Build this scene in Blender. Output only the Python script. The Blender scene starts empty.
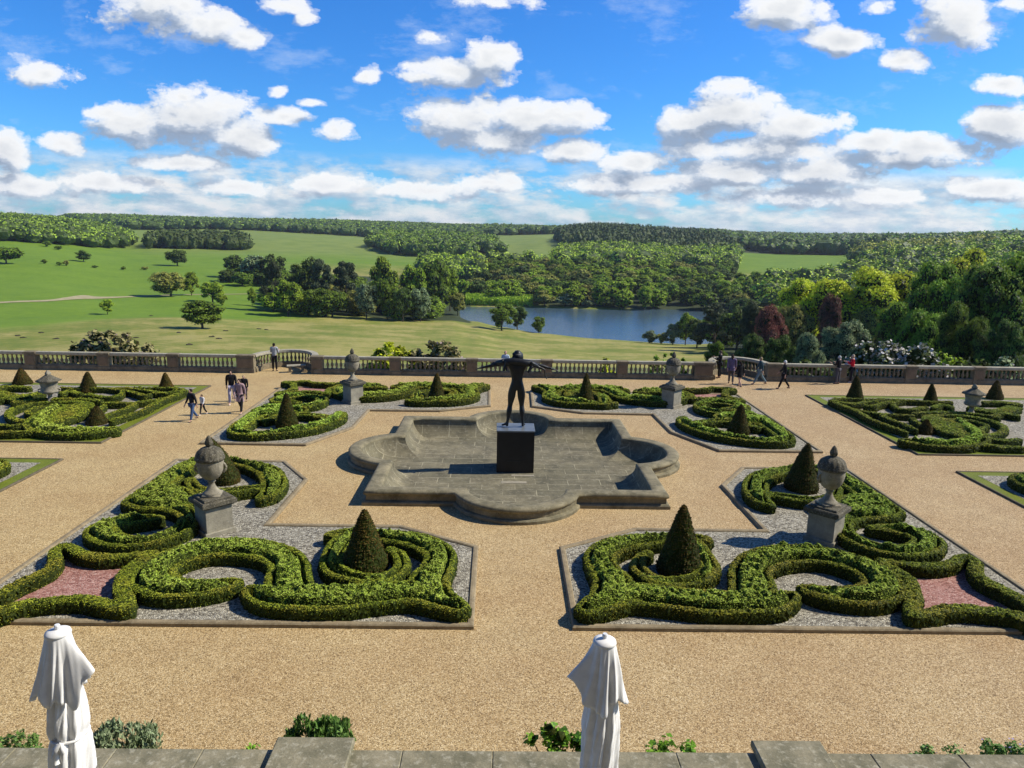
import bpy, bmesh, math, random
import numpy as np
from mathutils import Matrix, Vector, Quaternion
from mathutils.geometry import tessellate_polygon
R = math.radians
rng = np.random.default_rng(7)
random.seed(7)
scene = bpy.context.scene
COL = scene.collection

# ------------------------------------------------------------------ camera
CAM_H = 9.0; FPX = 720.0
PIT, YAW, ROL, CAM_X = R(11.67), R(1.01), R(1.11), -0.64

def ray(px, py):
    dx, dy = px - 512.0, -(py - 384.0)
    c, s = math.cos(ROL), math.sin(ROL); dx, dy = c*dx - s*dy, s*dx + c*dy
    x, y, z = dx, FPX, dy
    c, s = math.cos(PIT), math.sin(PIT); y, z = c*y + s*z, -s*y + c*z
    c, s = math.cos(YAW), math.sin(YAW); x, y = c*x + s*y, -s*x + c*y
    return Vector((x, y, z))

def at(px, py, z=0.0):                 # the point of height z seen there
    d = ray(px, py); t = (z - CAM_H)/d.z
    return Vector((CAM_X + t*d.x, t*d.y, z))

def atD(px, py, y):                    # the point of depth y seen there
    d = ray(px, py); t = y/d.y
    return Vector((CAM_X + t*d.x, y, CAM_H + t*d.z))

cam = bpy.data.cameras.new('camera'); camo = bpy.data.objects.new('camera', cam); COL.objects.link(camo)
r0, r1, r2 = ray(513, 384) - ray(512, 384), ray(512, 383) - ray(512, 384), -ray(512, 384)
m = Matrix((r0.normalized(), r1.normalized(), r2.normalized())).transposed().to_4x4()
m.translation = Vector((CAM_X, 0, CAM_H)); camo.matrix_world = m
cam.sensor_width = 36.0; cam.lens = FPX/1024*36.0; cam.clip_start = 0.1; cam.clip_end = 30000
scene.camera = camo

# ------------------------------------------------------------------ helpers
def tag(o, label=None, cat=None, group=None, kind=None):
    if label: o['label'] = label
    if cat: o['category'] = cat
    if group: o['group'] = group
    if kind: o['kind'] = kind
    return o

def empty(name, loc=(0, 0, 0), rz=0.0):
    o = bpy.data.objects.new(name, None); COL.objects.link(o)
    o.location = loc; o.rotation_euler = (0, 0, rz); o.empty_display_size = .2
    return o

def link_mesh(name, me, mat=None, parent=None):
    o = bpy.data.objects.new(name, me); COL.objects.link(o)
    if mat is not None:
        if len(me.materials) == 0: me.materials.append(mat)
    if parent: o.parent = parent
    return o

class MB:
    """collects polygons, builds one mesh"""
    def __init__(s): s.v = []; s.n = 0; s.f = []
    def add(s, V, F):
        V = np.asarray(V, float).reshape(-1, 3); s.v.append(V)
        F = np.asarray(F, int)
        s.f.append(F + s.n); s.n += len(V)
    def addn(s, V, faces):              # faces: list of index lists of any length
        V = np.asarray(V, float).reshape(-1, 3); s.v.append(V)
        for f in faces: s.f.append(np.array([f]) + s.n)
        s.n += len(V)
    def box(s, x0, x1, y0, y1, z0, z1, M=None, bev=0.0):
        if bev > 0:
            b = bev
            prof = [(z0, 0), (z1 - b, 0), (z1, b)]
            V = []
            for z, i in prof: V += [(x0+i, y0+i, z), (x1-i, y0+i, z), (x1-i, y1-i, z), (x0+i, y1-i, z)]
            F = [[3, 2, 1, 0], [8, 9, 10, 11]]
            for k in (0, 4):
                for i in range(4): F.append([k+i, k+(i+1) % 4, k+4+(i+1) % 4, k+4+i])
        else:
            V = [(x0, y0, z0), (x1, y0, z0), (x1, y1, z0), (x0, y1, z0), (x0, y0, z1), (x1, y0, z1), (x1, y1, z1), (x0, y1, z1)]
            F = [[3, 2, 1, 0], [4, 5, 6, 7], [0, 1, 5, 4], [1, 2, 6, 5], [2, 3, 7, 6], [3, 0, 4, 7]]
        if M is not None: V = [tuple(M @ Vector(p)) for p in V]
        s.add(V, F)
    def lathe(s, prof, seg=16, c=(0, 0), fx=None):
        V = []
        for r, z in prof:
            for k in range(seg):
                a = 2*math.pi*k/seg; rr = r*(fx(a, z) if fx else 1)
                V.append((c[0] + rr*math.cos(a), c[1] + rr*math.sin(a), z))
        F = []
        for j in range(len(prof)-1):
            for k in range(seg):
                F.append([j*seg+k, j*seg+(k+1) % seg, (j+1)*seg+(k+1) % seg, (j+1)*seg+k])
        s.add(V, F)
        s.addn(V[:seg], [list(range(seg))[::-1]]); s.addn(V[-seg:], [list(range(seg))])
    def tube(s, pts, rad, seg=6):
        pts = [Vector(p) for p in pts]; n = len(pts)
        if not hasattr(rad, '__len__'): rad = [rad]*n
        V = []; ref = Vector((0, 0, 1))
        for i, p in enumerate(pts):
            d = (pts[min(i+1, n-1)] - pts[max(i-1, 0)]).normalized()
            a = d.cross(ref)
            if a.length < .1: a = d.cross(Vector((1, 0, 0)))
            a.normalize(); b = d.cross(a)
            for k in range(seg):
                t = 2*math.pi*k/seg; V.append(tuple(p + (a*math.cos(t) + b*math.sin(t))*rad[i]))
        F = [[j*seg+k, j*seg+(k+1) % seg, (j+1)*seg+(k+1) % seg, (j+1)*seg+k] for j in range(n-1) for k in range(seg)]
        s.add(V, F); s.addn(V[:seg], [list(range(seg))]); s.addn(V[-seg:], [list(range(seg))[::-1]])
    def build(s, name, mat, parent=None, smooth=False):
        return link_mesh(name, s.mesh(name, mat, smooth), None, parent)
    def mesh(s, name, mat=None, smooth=False):
        me = bpy.data.meshes.new(name)
        V = np.concatenate(s.v).astype(np.float32)
        me.vertices.add(len(V)); me.vertices.foreach_set('co', V.ravel())
        L = np.concatenate([f.ravel() for f in s.f]).astype(np.int32)
        cnt = np.concatenate([np.full(len(f), f.shape[1]) for f in s.f]).astype(np.int32)
        st = np.concatenate([[0], np.cumsum(cnt)[:-1]]).astype(np.int32)
        me.loops.add(len(L)); me.loops.foreach_set('vertex_index', L)
        me.polygons.add(len(cnt)); me.polygons.foreach_set('loop_start', st); me.polygons.foreach_set('loop_total', cnt)
        me.update(calc_edges=True); me.validate()
        me.polygons.foreach_set('use_smooth', np.full(len(me.polygons), bool(smooth)))
        if mat is not None: me.materials.append(mat)
        return me

def poly_sheet(name, pts, z, mat, parent=None):
    P = [Vector((p[0], p[1], 0)) for p in pts]
    tri = tessellate_polygon([P])
    b = MB(); V = [(p.x, p.y, z) for p in P]
    T = []
    for t in tri:
        a, c, d = [P[i] for i in t]
        T.append(list(t) if (c-a).cross(d-a).z > 0 else list(t)[::-1])
    b.add(V, T); return b.build(name, mat, parent)

def vnoise(X, Y, seed=0):              # smooth value noise, numpy, period none
    def h(i, j):
        n = (i*374761393 + j*668265263 + seed*974711) & 0x7fffffff
        n = ((n ^ (n >> 13))*1274126177) & 0x7fffffff
        return ((n ^ (n >> 16)) & 0xffff)/65535.0
    xi = np.floor(X).astype(np.int64); yi = np.floor(Y).astype(np.int64)
    fx = X - xi; fy = Y - yi; fx = fx*fx*(3-2*fx); fy = fy*fy*(3-2*fy)
    return (h(xi, yi)*(1-fx)+h(xi+1, yi)*fx)*(1-fy) + (h(xi, yi+1)*(1-fx)+h(xi+1, yi+1)*fx)*fy

# ------------------------------------------------------------------ materials
class NT:
    def __init__(s, nt): s.nt = nt; s.n = nt.nodes; s.l = nt.links
    def node(s, typ, **kw):
        n = s.n.new(typ)
        for k, v in kw.items():
            if k.startswith('i_'): 
                key = k[2:]; key = int(key) if key.isdigit() else key
                n.inputs[key].default_value = v
            else: setattr(n, k, v)
        return n
    def link(s, a, b): s.l.new(a, b)
    def math(s, op, a, b=None, clamp=False):
        n = s.n.new('ShaderNodeMath'); n.operation = op; n.use_clamp = clamp
        for i, v in enumerate((a, b)):
            if v is None: continue
            if isinstance(v, (int, float)): n.inputs[i].default_value = v
            else: s.link(v, n.inputs[i])
        return n.outputs[0]
    def ramp(s, fac, stops, interp='LINEAR'):
        n = s.n.new('ShaderNodeValToRGB'); s.link(fac, n.inputs[0]); cr = n.color_ramp; cr.interpolation = interp
        while len(cr.elements) < len(stops): cr.elements.new(0.5)
        for e, (p, c) in zip(cr.elements, stops):
            e.position = p; e.color = tuple(c) + (1,) if len(c) == 3 else c
        return n.outputs[0]
    def mix(s, fac, a, b, mode='MIX'):
        n = s.n.new('ShaderNodeMix'); n.data_type = 'RGBA'; n.blend_type = mode
        for i, v in ((0, fac), (6, a), (7, b)):
            if isinstance(v, (int, float)): n.inputs[i].default_value = v
            elif isinstance(v, tuple): n.inputs[i].default_value = v + (1,) if len(v) == 3 else v
            else: s.link(v, n.inputs[i])
        return n.outputs[2]
    def noise(s, vec, scale, detail=3, rough=.5, out=0):
        n = s.n.new('ShaderNodeTexNoise'); n.inputs['Scale'].default_value = scale
        n.inputs['Detail'].default_value = detail; n.inputs['Roughness'].default_value = rough
        if vec is not None: s.link(vec, n.inputs['Vector'])
        return n.outputs[out]
    def voro(s, vec, scale, feat='F1', out='Distance', rand=1.0):
        n = s.n.new('ShaderNodeTexVoronoi'); n.feature = feat; n.inputs['Scale'].default_value = scale
        n.inputs['Randomness'].default_value = rand
        if vec is not None: s.link(vec, n.inputs['Vector'])
        return n.outputs[out]

def mat_new(name):
    m = bpy.data.materials.new(name); m.use_nodes = True
    t = NT(m.node_tree); t.n.clear()
    o = t.node('ShaderNodeOutputMaterial'); b = t.node('ShaderNodeBsdfPrincipled')
    t.link(b.outputs[0], o.inputs[0]); t.bsdf = b
    b.inputs['Roughness'].default_value = .85; b.inputs['Specular IOR Level'].default_value = .25
    g = t.node('ShaderNodeNewGeometry'); t.pos = g.outputs['Position']
    tc = t.node('ShaderNodeTexCoord'); t.obj = tc.outputs['Object']; t.geo = g
    oi = t.node('ShaderNodeObjectInfo'); t.rand = oi.outputs['Random']
    return m, t

def bump(t, h, strength=.5, dist=.02):
    n = t.node('ShaderNodeBump', i_Strength=strength, i_Distance=dist); t.link(h, n.inputs['Height'])
    t.link(n.outputs[0], t.bsdf.inputs['Normal'])

def setc(t, c): 
    if isinstance(c, tuple): t.bsdf.inputs['Base Color'].default_value = c + (1,)
    else: t.link(c, t.bsdf.inputs['Base Color'])

def mul(c, k): return tuple(min(1, x*k) for x in c)

def m_gravel(name, cols, patch, size=.03, bstr=.6):
    m, t = mat_new(name)
    cell = t.voro(t.pos, 1/size, out='Color')
    sep = t.node('ShaderNodeSeparateColor'); t.link(cell, sep.inputs[0])
    c = t.ramp(sep.outputs[0], [(0.0, cols[0]), (.35, cols[1]), (.7, cols[2]), (1.0, cols[3])])
    big = t.noise(t.pos, .28, 7, .68)
    bigr = t.ramp(big, [(.35, (0, 0, 0)), (.7, (1, 1, 1))])
    c = t.mix(bigr, c, t.mix(1.0, c, patch, 'MULTIPLY'))
    if name == 'path_gravel':          # yellower gravel to the left, pinker to the right
        sxx = t.node('ShaderNodeSeparateXYZ'); t.link(t.pos, sxx.inputs[0])
        c = t.mix(1.0, c, t.ramp(t.math('ADD', t.math('MULTIPLY', sxx.outputs[0], .03), .5), [(.1, (1.02, 1.02, .90)), (.9, (.94, .93, .93))]), 'MULTIPLY')
        trk = t.noise(t.obj, 1.3, 5, .7); c = t.mix(.8, c, t.ramp(trk, [(.3, (.90, .89, .88)), (.7, (1.06, 1.06, 1.05))]), 'MULTIPLY')
    mid = t.noise(t.pos, 14.0, 4, .75)
    c = t.mix(.7, c, t.ramp(mid, [(.3, (.72, .72, .72)), (.7, (1.15, 1.15, 1.15))]), 'MULTIPLY')
    setc(t, c)
    d = t.voro(t.pos, 1/size, out='Distance')
    bump(t, t.math('SUBTRACT', 1.0, d), bstr, size*.6)
    t.bsdf.inputs['Roughness'].default_value = .9
    return m

def m_stone(name, base, dark, light=None, lich=.5, scale=1.0, joints=None):
    m, t = mat_new(name)
    n1 = t.noise(t.pos, 2.2*scale, 6, .65); n2 = t.noise(t.pos, 9*scale, 5, .7); n3 = t.noise(t.pos, 45*scale, 3, .7)
    c = t.mix(t.ramp(n1, [(.35, (0, 0, 0)), (.68, (1, 1, 1))]), base, dark)
    c = t.mix(t.math('MULTIPLY', t.ramp(n2, [(.52, (0, 0, 0)), (.66, (1, 1, 1))]), lich), c, light or mul(base, 1.5))
    c = t.mix(.6, c, t.ramp(n3, [(.25, (.6, .6, .6)), (.75, (1.2, 1.2, 1.2))]), 'MULTIPLY')
    if joints:
        sw, sh, jc, rot = joints
        mp = t.node('ShaderNodeMapping'); mp.inputs['Rotation'].default_value = rot
        t.link(t.pos, mp.inputs[0])
        br = t.node('ShaderNodeTexBrick'); t.link(mp.outputs[0], br.inputs[0])
        br.inputs['Scale'].default_value = 1.0; br.inputs['Brick Width'].default_value = sw; br.inputs['Row Height'].default_value = sh
        br.inputs['Mortar Size'].default_value = .014; br.inputs['Mortar Smooth'].default_value = .2
        br.inputs['Color1'].default_value = (1, 1, 1, 1); br.inputs['Color2'].default_value = (.72, .74, .74, 1); br.inputs['Mortar'].default_value = (1, 1, 1, 1)
        br.offset = .37; br.offset_frequency = 2
        c = t.mix(1.0, c, br.outputs[0], 'MULTIPLY')
        jn = t.math('MULTIPLY', br.outputs['Fac'], t.ramp(t.noise(t.pos, 1.3, 2), [(.4, (.0, 0, 0)), (.6, (.8, .8, .8))]))
        c = t.mix(jn, c, jc)
    setc(t, c); bump(t, t.math('ADD', t.math('MULTIPLY', n3, .4), n2), .5, .02)
    return m

def m_leaf(name, c0, c1, c2, var=.25, spec=.3, trans=.0, patch=None, vs=24.0, ns=1.1):
    """foliage: per leaf random tone from position cells + clump scale noise"""
    m, t = mat_new(name)
    n = t.noise(t.pos, ns, 3, .6); v = t.voro(t.pos, vs, out='Color')
    sep = t.node('ShaderNodeSeparateColor'); t.link(v, sep.inputs[0])
    f = t.math('ADD', t.math('MULTIPLY', n, .55), t.math('MULTIPLY', sep.outputs[0], .5))
    c = t.ramp(f, [(.2, c0), (.5, c1), (.8, c2)])
    if patch:
        p = t.ramp(t.noise(t.pos, .8, 4, .6), [(.48, (0, 0, 0)), (.62, (1, 1, 1))])
        c = t.mix(p, c, patch)
    hs = t.node('ShaderNodeHueSaturation'); t.link(c, hs.inputs['Color'])
    t.link(t.math('ADD', .5 - .008, t.math('MULTIPLY', t.rand, .018)), hs.inputs['Hue'])
    t.link(t.math('ADD', 1 - var/2, t.math('MULTIPLY', t.rand, var)), hs.inputs['Value'])
    setc(t, hs.outputs[0]); t.bsdf.inputs['Specular IOR Level'].default_value = spec
    t.bsdf.inputs['Roughness'].default_value = .6
    if trans > 0:
        tr = t.node('ShaderNodeBsdfTranslucent'); t.link(hs.outputs[0], tr.inputs[0])
        mx = t.node('ShaderNodeMixShader', i_0=trans); out = [x for x in t.n if x.type == 'OUTPUT_MATERIAL'][0]
        t.link(t.bsdf.outputs[0], mx.inputs[1]); t.link(tr.outputs[0], mx.inputs[2]); t.link(mx.outputs[0], out.inputs[0])
    return m

def m_plain(name, c, rough=.7, spec=.3, metal=0.0, nz=.2, scale=8.0):
    m, t = mat_new(name)
    n = t.noise(t.obj, scale, 4, .6)
    setc(t, t.mix(1.0, c, t.ramp(n, [(.3, (1-nz,)*3), (.7, (1+nz*.6,)*3)]), 'MULTIPLY'))
    t.bsdf.inputs['Roughness'].default_value = rough; t.bsdf.inputs['Specular IOR Level'].default_value = spec
    t.bsdf.inputs['Metallic'].default_value = metal
    return m

M = {}
M['path'] = m_gravel('path_gravel', [(.18, .12, .06), (.46, .325, .165), (.61, .45, .245), (.82, .67, .44)], (.86, .80, .76), .019, .8)
M['bedgravel'] = m_gravel('bed_gravel', [(.08, .07, .055), (.27, .245, .19), (.38, .35, .275), (.62, .58, .47)], (.92, .92, .92), .045, 1.0)
M['redgravel'] = m_gravel('red_gravel', [(.18, .075, .06), (.36, .17, .14), (.44, .235, .195), (.58, .38, .33)], (.95, .95, .95), .04, .7)
M['kerb'] = m_stone('kerb_stone', (.34, .27, .165), (.19, .15, .09), (.48, .41, .28), .4, 1.2)
M['kerbdark'] = m_stone('mossy_kerb_stone', (.16, .13, .085), (.09, .08, .05), (.26, .22, .15), .3, 1.2)
M['basin'] = m_stone('basin_stone', (.29, .25, .155), (.11, .10, .062), (.40, .355, .245), .35, .8)
M['basinfloor'] = m_stone('basin_flags', (.25, .22, .14), (.125, .112, .075), (.38, .34, .235), .6, .7, joints=(1.25, .62, (.44, .40, .27), (0, 0, 0)))
M['urn'] = m_stone('urn_stone', (.36, .32, .235), (.17, .15, .11), (.50, .455, .36), .45, 2.2)
M['urndark'] = m_stone('mossy_urn_stone', (.13, .115, .08), (.055, .05, .036), (.36, .33, .26), .7, 2.6)
M['pedestal'] = m_stone('pedestal_stone', (.36, .33, .25), (.22, .20, .155), (.46, .43, .35), .3, 1.5)
M['balus'] = m_stone('balustrade_stone', (.27, .22, .14), (.13, .11, .07), (.40, .34, .24), .4, 1.0)
M['balustop'] = m_stone('weathered_coping', (.46, .42, .31), (.28, .26, .20), (.60, .56, .44), .5, 1.0)
M['panel'] = m_stone('pier_panel_stone', (.24, .175, .11), (.17, .13, .085), (.30, .24, .16), .3, 1.0)
M['parapet'] = m_stone('parapet_stone', (.31, .275, .185), (.13, .125, .08), (.48, .45, .35), .6, .9)
M['terracefloor'] = m_stone('terrace_flags', (.3, .28, .22), (.2, .19, .16), None, .3, .6, joints=(1.0, .6, (.12, .11, .09), (0, 0, 0)))
M['hedge'] = m_leaf('box_growth', (.20, .31, .03), (.47, .60, .075), (.66, .76, .14), .1, .2, .2)
M['clip'] = m_leaf('clipped_box', (.13, .18, .014), (.30, .36, .028), (.52, .55, .05), .1, .15, 0.0, patch=(.40, .37, .04))
M['yew'] = m_leaf('clipped_yew', (.028, .024, .007), (.060, .046, .012), (.13, .085, .02), .1, .1, 0.0, patch=(.16, .095, .022))
M['shadecore'] = m_leaf('shaded_twig_core', (.012, .018, .004), (.026, .038, .007), (.05, .064, .012), .1, .05)  # twigs darkened further, so walls and gaps carry shade in their colour
M['turf'] = m_leaf('turf_edge', (.09, .12, .012), (.15, .185, .018), (.22, .24, .03), .1, .1, vs=40)
M['bronze'] = m_plain('dark_bronze', (.018, .020, .022), .45, .5, .3, .4, 6)
M['blackslate'] = m_plain('black_plinth', (.012, .012, .014), .45, .4, 0, .3, 3)
M['plinthtop'] = m_plain('plinth_top', (.13, .145, .155), .35, .5, 0, .3, 3)
M['canvas'] = m_plain('white_canvas', (.83, .82, .80), .85, .1, 0, .10, 7)
M['whitemetal'] = m_plain('white_metal', (.82, .83, .85), .35, .5)

# ------------------------------------------------------------------ light
SUN_EL, SUN_AZ = R(42), R(83)          # azimuth clockwise from +Y
sd = Vector((math.sin(SUN_AZ)*math.cos(SUN_EL), math.cos(SUN_AZ)*math.cos(SUN_EL), math.sin(SUN_EL)))
sl = bpy.data.lights.new('sun', 'SUN'); so = bpy.data.objects.new('sun', sl); COL.objects.link(so)
sl.energy = 5.0; sl.angle = R(.55); sl.color = (1.0, .925, .78)
so.rotation_euler = sd.to_track_quat('Z', 'Y').to_euler(); so.location = (30, 10, 40)
scene.view_settings.view_transform = 'Standard'; scene.view_settings.look = 'None'
scene.view_settings.exposure = 0.18; scene.view_settings.gamma = 1.0
scene.view_settings.use_curve_mapping = False
scene.cycles.max_bounces = 5; scene.cycles.diffuse_bounces = 3; scene.cycles.transparent_max_bounces = 4
# ================================================================== GARDEN
def catmull(P, n=6):
    P = np.asarray(P, float)
    if len(P) < 3: return P
    Q = np.vstack([2*P[0]-P[1], P, 2*P[-1]-P[-2]]); out = []
    for i in range(1, len(Q)-2):
        for k in range(n):
            t = k/n
            out.append(.5*((2*Q[i]) + (Q[i+1]-Q[i-1])*t + (2*Q[i-1]-5*Q[i]+4*Q[i+1]-Q[i+2])*t*t + (3*Q[i]-Q[i-1]-3*Q[i+1]+Q[i+2])*t**3))
    out.append(P[-1]); return np.array(out)

def px_bands(bands, z=.40, minw=.3):     # traced (px, py, width in m) -> metres
    out = []
    for b in bands:
        pts = []
        for (px, py, w) in b:
            p = at(px, py, z); pts.append((p.x, p.y, w))
        out.append(catmull(pts))
    return out

def flip(bands, mx=False, my=None):
    out = []
    for b in bands:
        b = np.array(b).copy()
        if mx: b[:, 0] *= -1
        if my: b[:, 1] = my - b[:, 1]
        out.append(b)
    return out

def leaf_quads(P, size, up=.9, elong=1.5, rg=rng, out=None, spike=False):
    """one small quad per point; its face looks up / outwards with scatter, or stands upright for spiky plants"""
    n = len(P)
    if spike:
        a = rg.uniform(0, 2*np.pi, n); u = np.stack([np.cos(a), np.sin(a), rg.uniform(-.2, .2, n)], 1); u /= np.linalg.norm(u, axis=1)[:, None]
        v = rg.normal(size=(n, 3))*.6; v[:, 2] += 1.2
        v -= (v*u).sum(1)[:, None]*u; v /= np.linalg.norm(v, axis=1)[:, None] + 1e-9
    else:
        N = rg.normal(size=(n, 3))*.55; N[:, 2] += up
        if out is not None: N += out
        N /= np.linalg.norm(N, axis=1)[:, None] + 1e-9
        u = rg.normal(size=(n, 3)); u -= (u*N).sum(1)[:, None]*N; u /= np.linalg.norm(u, axis=1)[:, None] + 1e-9
        v = np.cross(N, u)
    s = size*rg.uniform(.6, 1.3, n)[:, None]
    V = np.stack([P - u*s*.5, P + v*s*.5*elong - u*s*.15, P + u*s*.5 + v*s*.2, P - v*s*.3*elong + u*s*.15], 1).reshape(-1, 3)
    return V, np.arange(4*n).reshape(-1, 4)

def two_tone(mb, name, core, leafmat, parent=None, coremat='shadecore'):
    """inner twiggy core in a dark material with shade put into its colour, leaves in the other"""
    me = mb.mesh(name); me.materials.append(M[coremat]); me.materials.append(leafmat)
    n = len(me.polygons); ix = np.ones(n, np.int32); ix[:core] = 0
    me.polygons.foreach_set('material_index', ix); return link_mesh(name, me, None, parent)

def hedge(name, label, bands, res=.05, h=.34, loc_z=.06, group='clipped box hedges of the parterre', leaves=520, fluff=True, bw=.17, lsize=.05, seed=1, cat='hedge', hf=None):
    rg = np.random.default_rng(seed)
    allp = np.vstack(bands); mw = allp[:, 2].max()
    x0, x1 = allp[:, 0].min()-mw, allp[:, 0].max()+mw; y0, y1 = allp[:, 1].min()-mw, allp[:, 1].max()+mw
    nx, ny = int((x1-x0)/res)+2, int((y1-y0)/res)+2
    gx = x0 + np.arange(nx)*res; gy = y0 + np.arange(ny)*res
    D = np.full((ny, nx), 9.0)
    for b in bands:
        for i in range(len(b)-1):
            a, c = b[i], b[i+1]; w = max(a[2], c[2])/2 + .5
            i0 = max(0, int((min(a[0], c[0])-w-x0)/res)); i1 = min(nx, int((max(a[0], c[0])+w-x0)/res)+2)
            j0 = max(0, int((min(a[1], c[1])-w-y0)/res)); j1 = min(ny, int((max(a[1], c[1])+w-y0)/res)+2)
            X, Y = np.meshgrid(gx[i0:i1], gy[j0:j1])
            dx, dy = c[0]-a[0], c[1]-a[1]; L2 = dx*dx+dy*dy+1e-9
            t = np.clip(((X-a[0])*dx+(Y-a[1])*dy)/L2, 0, 1)
            d = np.hypot(X-a[0]-t*dx, Y-a[1]-t*dy) - (a[2]*(1-t)+c[2]*t)/2
            D[j0:j1, i0:i1] = np.minimum(D[j0:j1, i0:i1], d)
    X, Y = np.meshgrid(gx, gy)
    D = D + .035*(vnoise(X*2.2, Y*2.2, seed)-.5) + .05*(vnoise(X*.9+7, Y*.9, seed+3)-.5)
    gyy, gxx = np.gradient(D, res)
    t = -D
    H = np.where(t < .07, h-.05+.7*np.clip(t, 0, .07), h)
    H = H + .03*(vnoise(X*1.1, Y*1.1, seed+9)-.5)
    if fluff:
        groove = np.exp(-((t-bw-.04)/.045)**2)
        gn = np.clip(vnoise(X*1.6+3, Y*1.6, seed+5)*2.6-.5, 0, 1)
        H = H - groove*gn*.30
        tuft = vnoise(X*8, Y*8, seed+1)*.15 + vnoise(X*15, Y*15, seed+4)*.06 + vnoise(X*3.2, Y*3.2, seed+2)*.09
        inner = np.clip((t-bw-.03)/.08, 0, 1)
        H = H + inner*(tuft-.05 + rg.normal(size=X.shape)*.022) + (1-inner)*rg.normal(size=X.shape)*.014
    else:
        H = H + rg.normal(size=X.shape)*.016 + .04*(vnoise(X*7, Y*7, seed+1)-.5)
    keep = D < .5*res
    cell = keep[:-1, :-1] & keep[1:, :-1] & keep[:-1, 1:] & keep[1:, 1:]
    used = np.zeros_like(keep)
    used[:-1, :-1] |= cell; used[1:, :-1] |= cell; used[:-1, 1:] |= cell; used[1:, 1:] |= cell
    idx = -np.ones(keep.shape, int); idx[used] = np.arange(used.sum())
    PX, PY = X.copy(), Y.copy()
    cp = np.pad(cell, 1)
    nb = cp[:-1, :-1].astype(int) + cp[1:, :-1] + cp[:-1, 1:] + cp[1:, 1:]
    bd = used & (nb < 4)
    PX[bd] -= np.clip(D[bd], -res, res)*gxx[bd]; PY[bd] -= np.clip(D[bd], -res, res)*gyy[bd]
    V = np.stack([PX[used], PY[used], H[used]+loc_z], 1)
    q = np.stack([idx[:-1, :-1][cell], idx[:-1, 1:][cell], idx[1:, 1:][cell], idx[1:, :-1][cell]], 1)
    tc = (t[:-1, :-1]+t[1:, 1:])[cell]/2
    isf = (tc > bw+.02) if fluff else np.zeros(len(q), bool)
    # boundary edges -> walls
    E = []
    cy, cxx = np.nonzero(cell)
    def nbcell(dj, di): return cp[cy+1+dj, cxx+1+di]
    for (dj, di, a, b) in ((-1, 0, 0, 1), (0, 1, 1, 2), (1, 0, 2, 3), (0, -1, 3, 0)):
        mk = ~nbcell(dj, di); E.append(q[mk][:, [a, b]])
    E = np.concatenate(E)
    rows = 5; gn = np.stack([gxx[used], gyy[used]], 1); gn /= np.linalg.norm(gn, axis=1)[:, None]+1e-9
    bi = np.unique(E); rm = -np.ones(len(V), int); rm[bi] = np.arange(len(bi)); nB = len(bi)
    W = [V[bi]]
    for k in range(1, rows+1):
        f = k/rows; w = V[bi].copy(); w[:, 2] = loc_z + (w[:, 2]-loc_z)*(1-f) - (.05 if k == rows else 0)
        o = (.02*math.sin(f*3) + rg.normal(size=nB)*.014)[:, None]
        w[:, :2] += gn[bi]*(o*1.3); W.append(w)
    W = np.concatenate(W); e = rm[E]
    WF = np.concatenate([np.stack([e[:, 1]+k*nB, e[:, 0]+k*nB, e[:, 0]+(k+1)*nB, e[:, 1]+(k+1)*nB], 1) for k in range(rows)])
    multi = fluff and isf.sum() > 30
    cen = np.array([allp[:, 0].mean(), allp[:, 1].mean(), 0.0])
    root = tag(empty(name, tuple(cen)), label, cat, group)
    def part(nm, faces, extra, leafmask, dens, ls, mat):
        mb = MB()
        if len(faces):
            u, inv = np.unique(faces, return_inverse=True); mb.add(V[u]-cen, inv.reshape(-1, 4))
        if extra: mb.add(W-cen, WF)
        core = sum(len(f) for f in mb.f); a = res*res; n = int(len(faces)*a*dens)
        if n > 0:
            pick = rg.integers(0, len(faces), n); b = rg.uniform(0, 1, (n, 2))
            f = V[faces[pick]]
            P = f[:, 0]*(1-b[:, :1])*(1-b[:, 1:]) + f[:, 1]*b[:, :1]*(1-b[:, 1:]) + f[:, 2]*b[:, :1]*b[:, 1:] + f[:, 3]*(1-b[:, :1])*b[:, 1:]
            P[:, 2] += rg.uniform(-.01, .035 if ls > .04 else .008, n)
            lv, lf = leaf_quads(P-cen, ls, up=1.0, rg=rg); mb.add(lv, lf)
        if extra:
            n = int(len(E)*res*h*dens*.10)
            if n:
                pick = rg.integers(0, len(E), n); b = rg.uniform(0, 1, (n, 2))
                P = V[E[pick, 0]]*(1-b[:, :1]) + V[E[pick, 1]]*b[:, :1]
                P[:, 2] = loc_z + (P[:, 2]-loc_z)*b[:, 1]; P[:, :2] += gn[E[pick, 0]]*.02
                lv, lf = leaf_quads(P-cen, ls*.8, up=.7, rg=rg); mb.add(lv, lf)
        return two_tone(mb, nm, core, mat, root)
    if multi:
        part('clipped_edge', q[~isf], True, None, leaves*1.2, lsize*.85, M['clip'])
        part('leafy_growth', q[isf], False, None, leaves*1.0, lsize*1.15, M['hedge'])
    else:
        part('clipped_hedge' if not fluff else 'clipped_edge', q, True, None, leaves*1.2, lsize*.85, M['clip'] if not fluff else M['hedge'])
    return root

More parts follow.
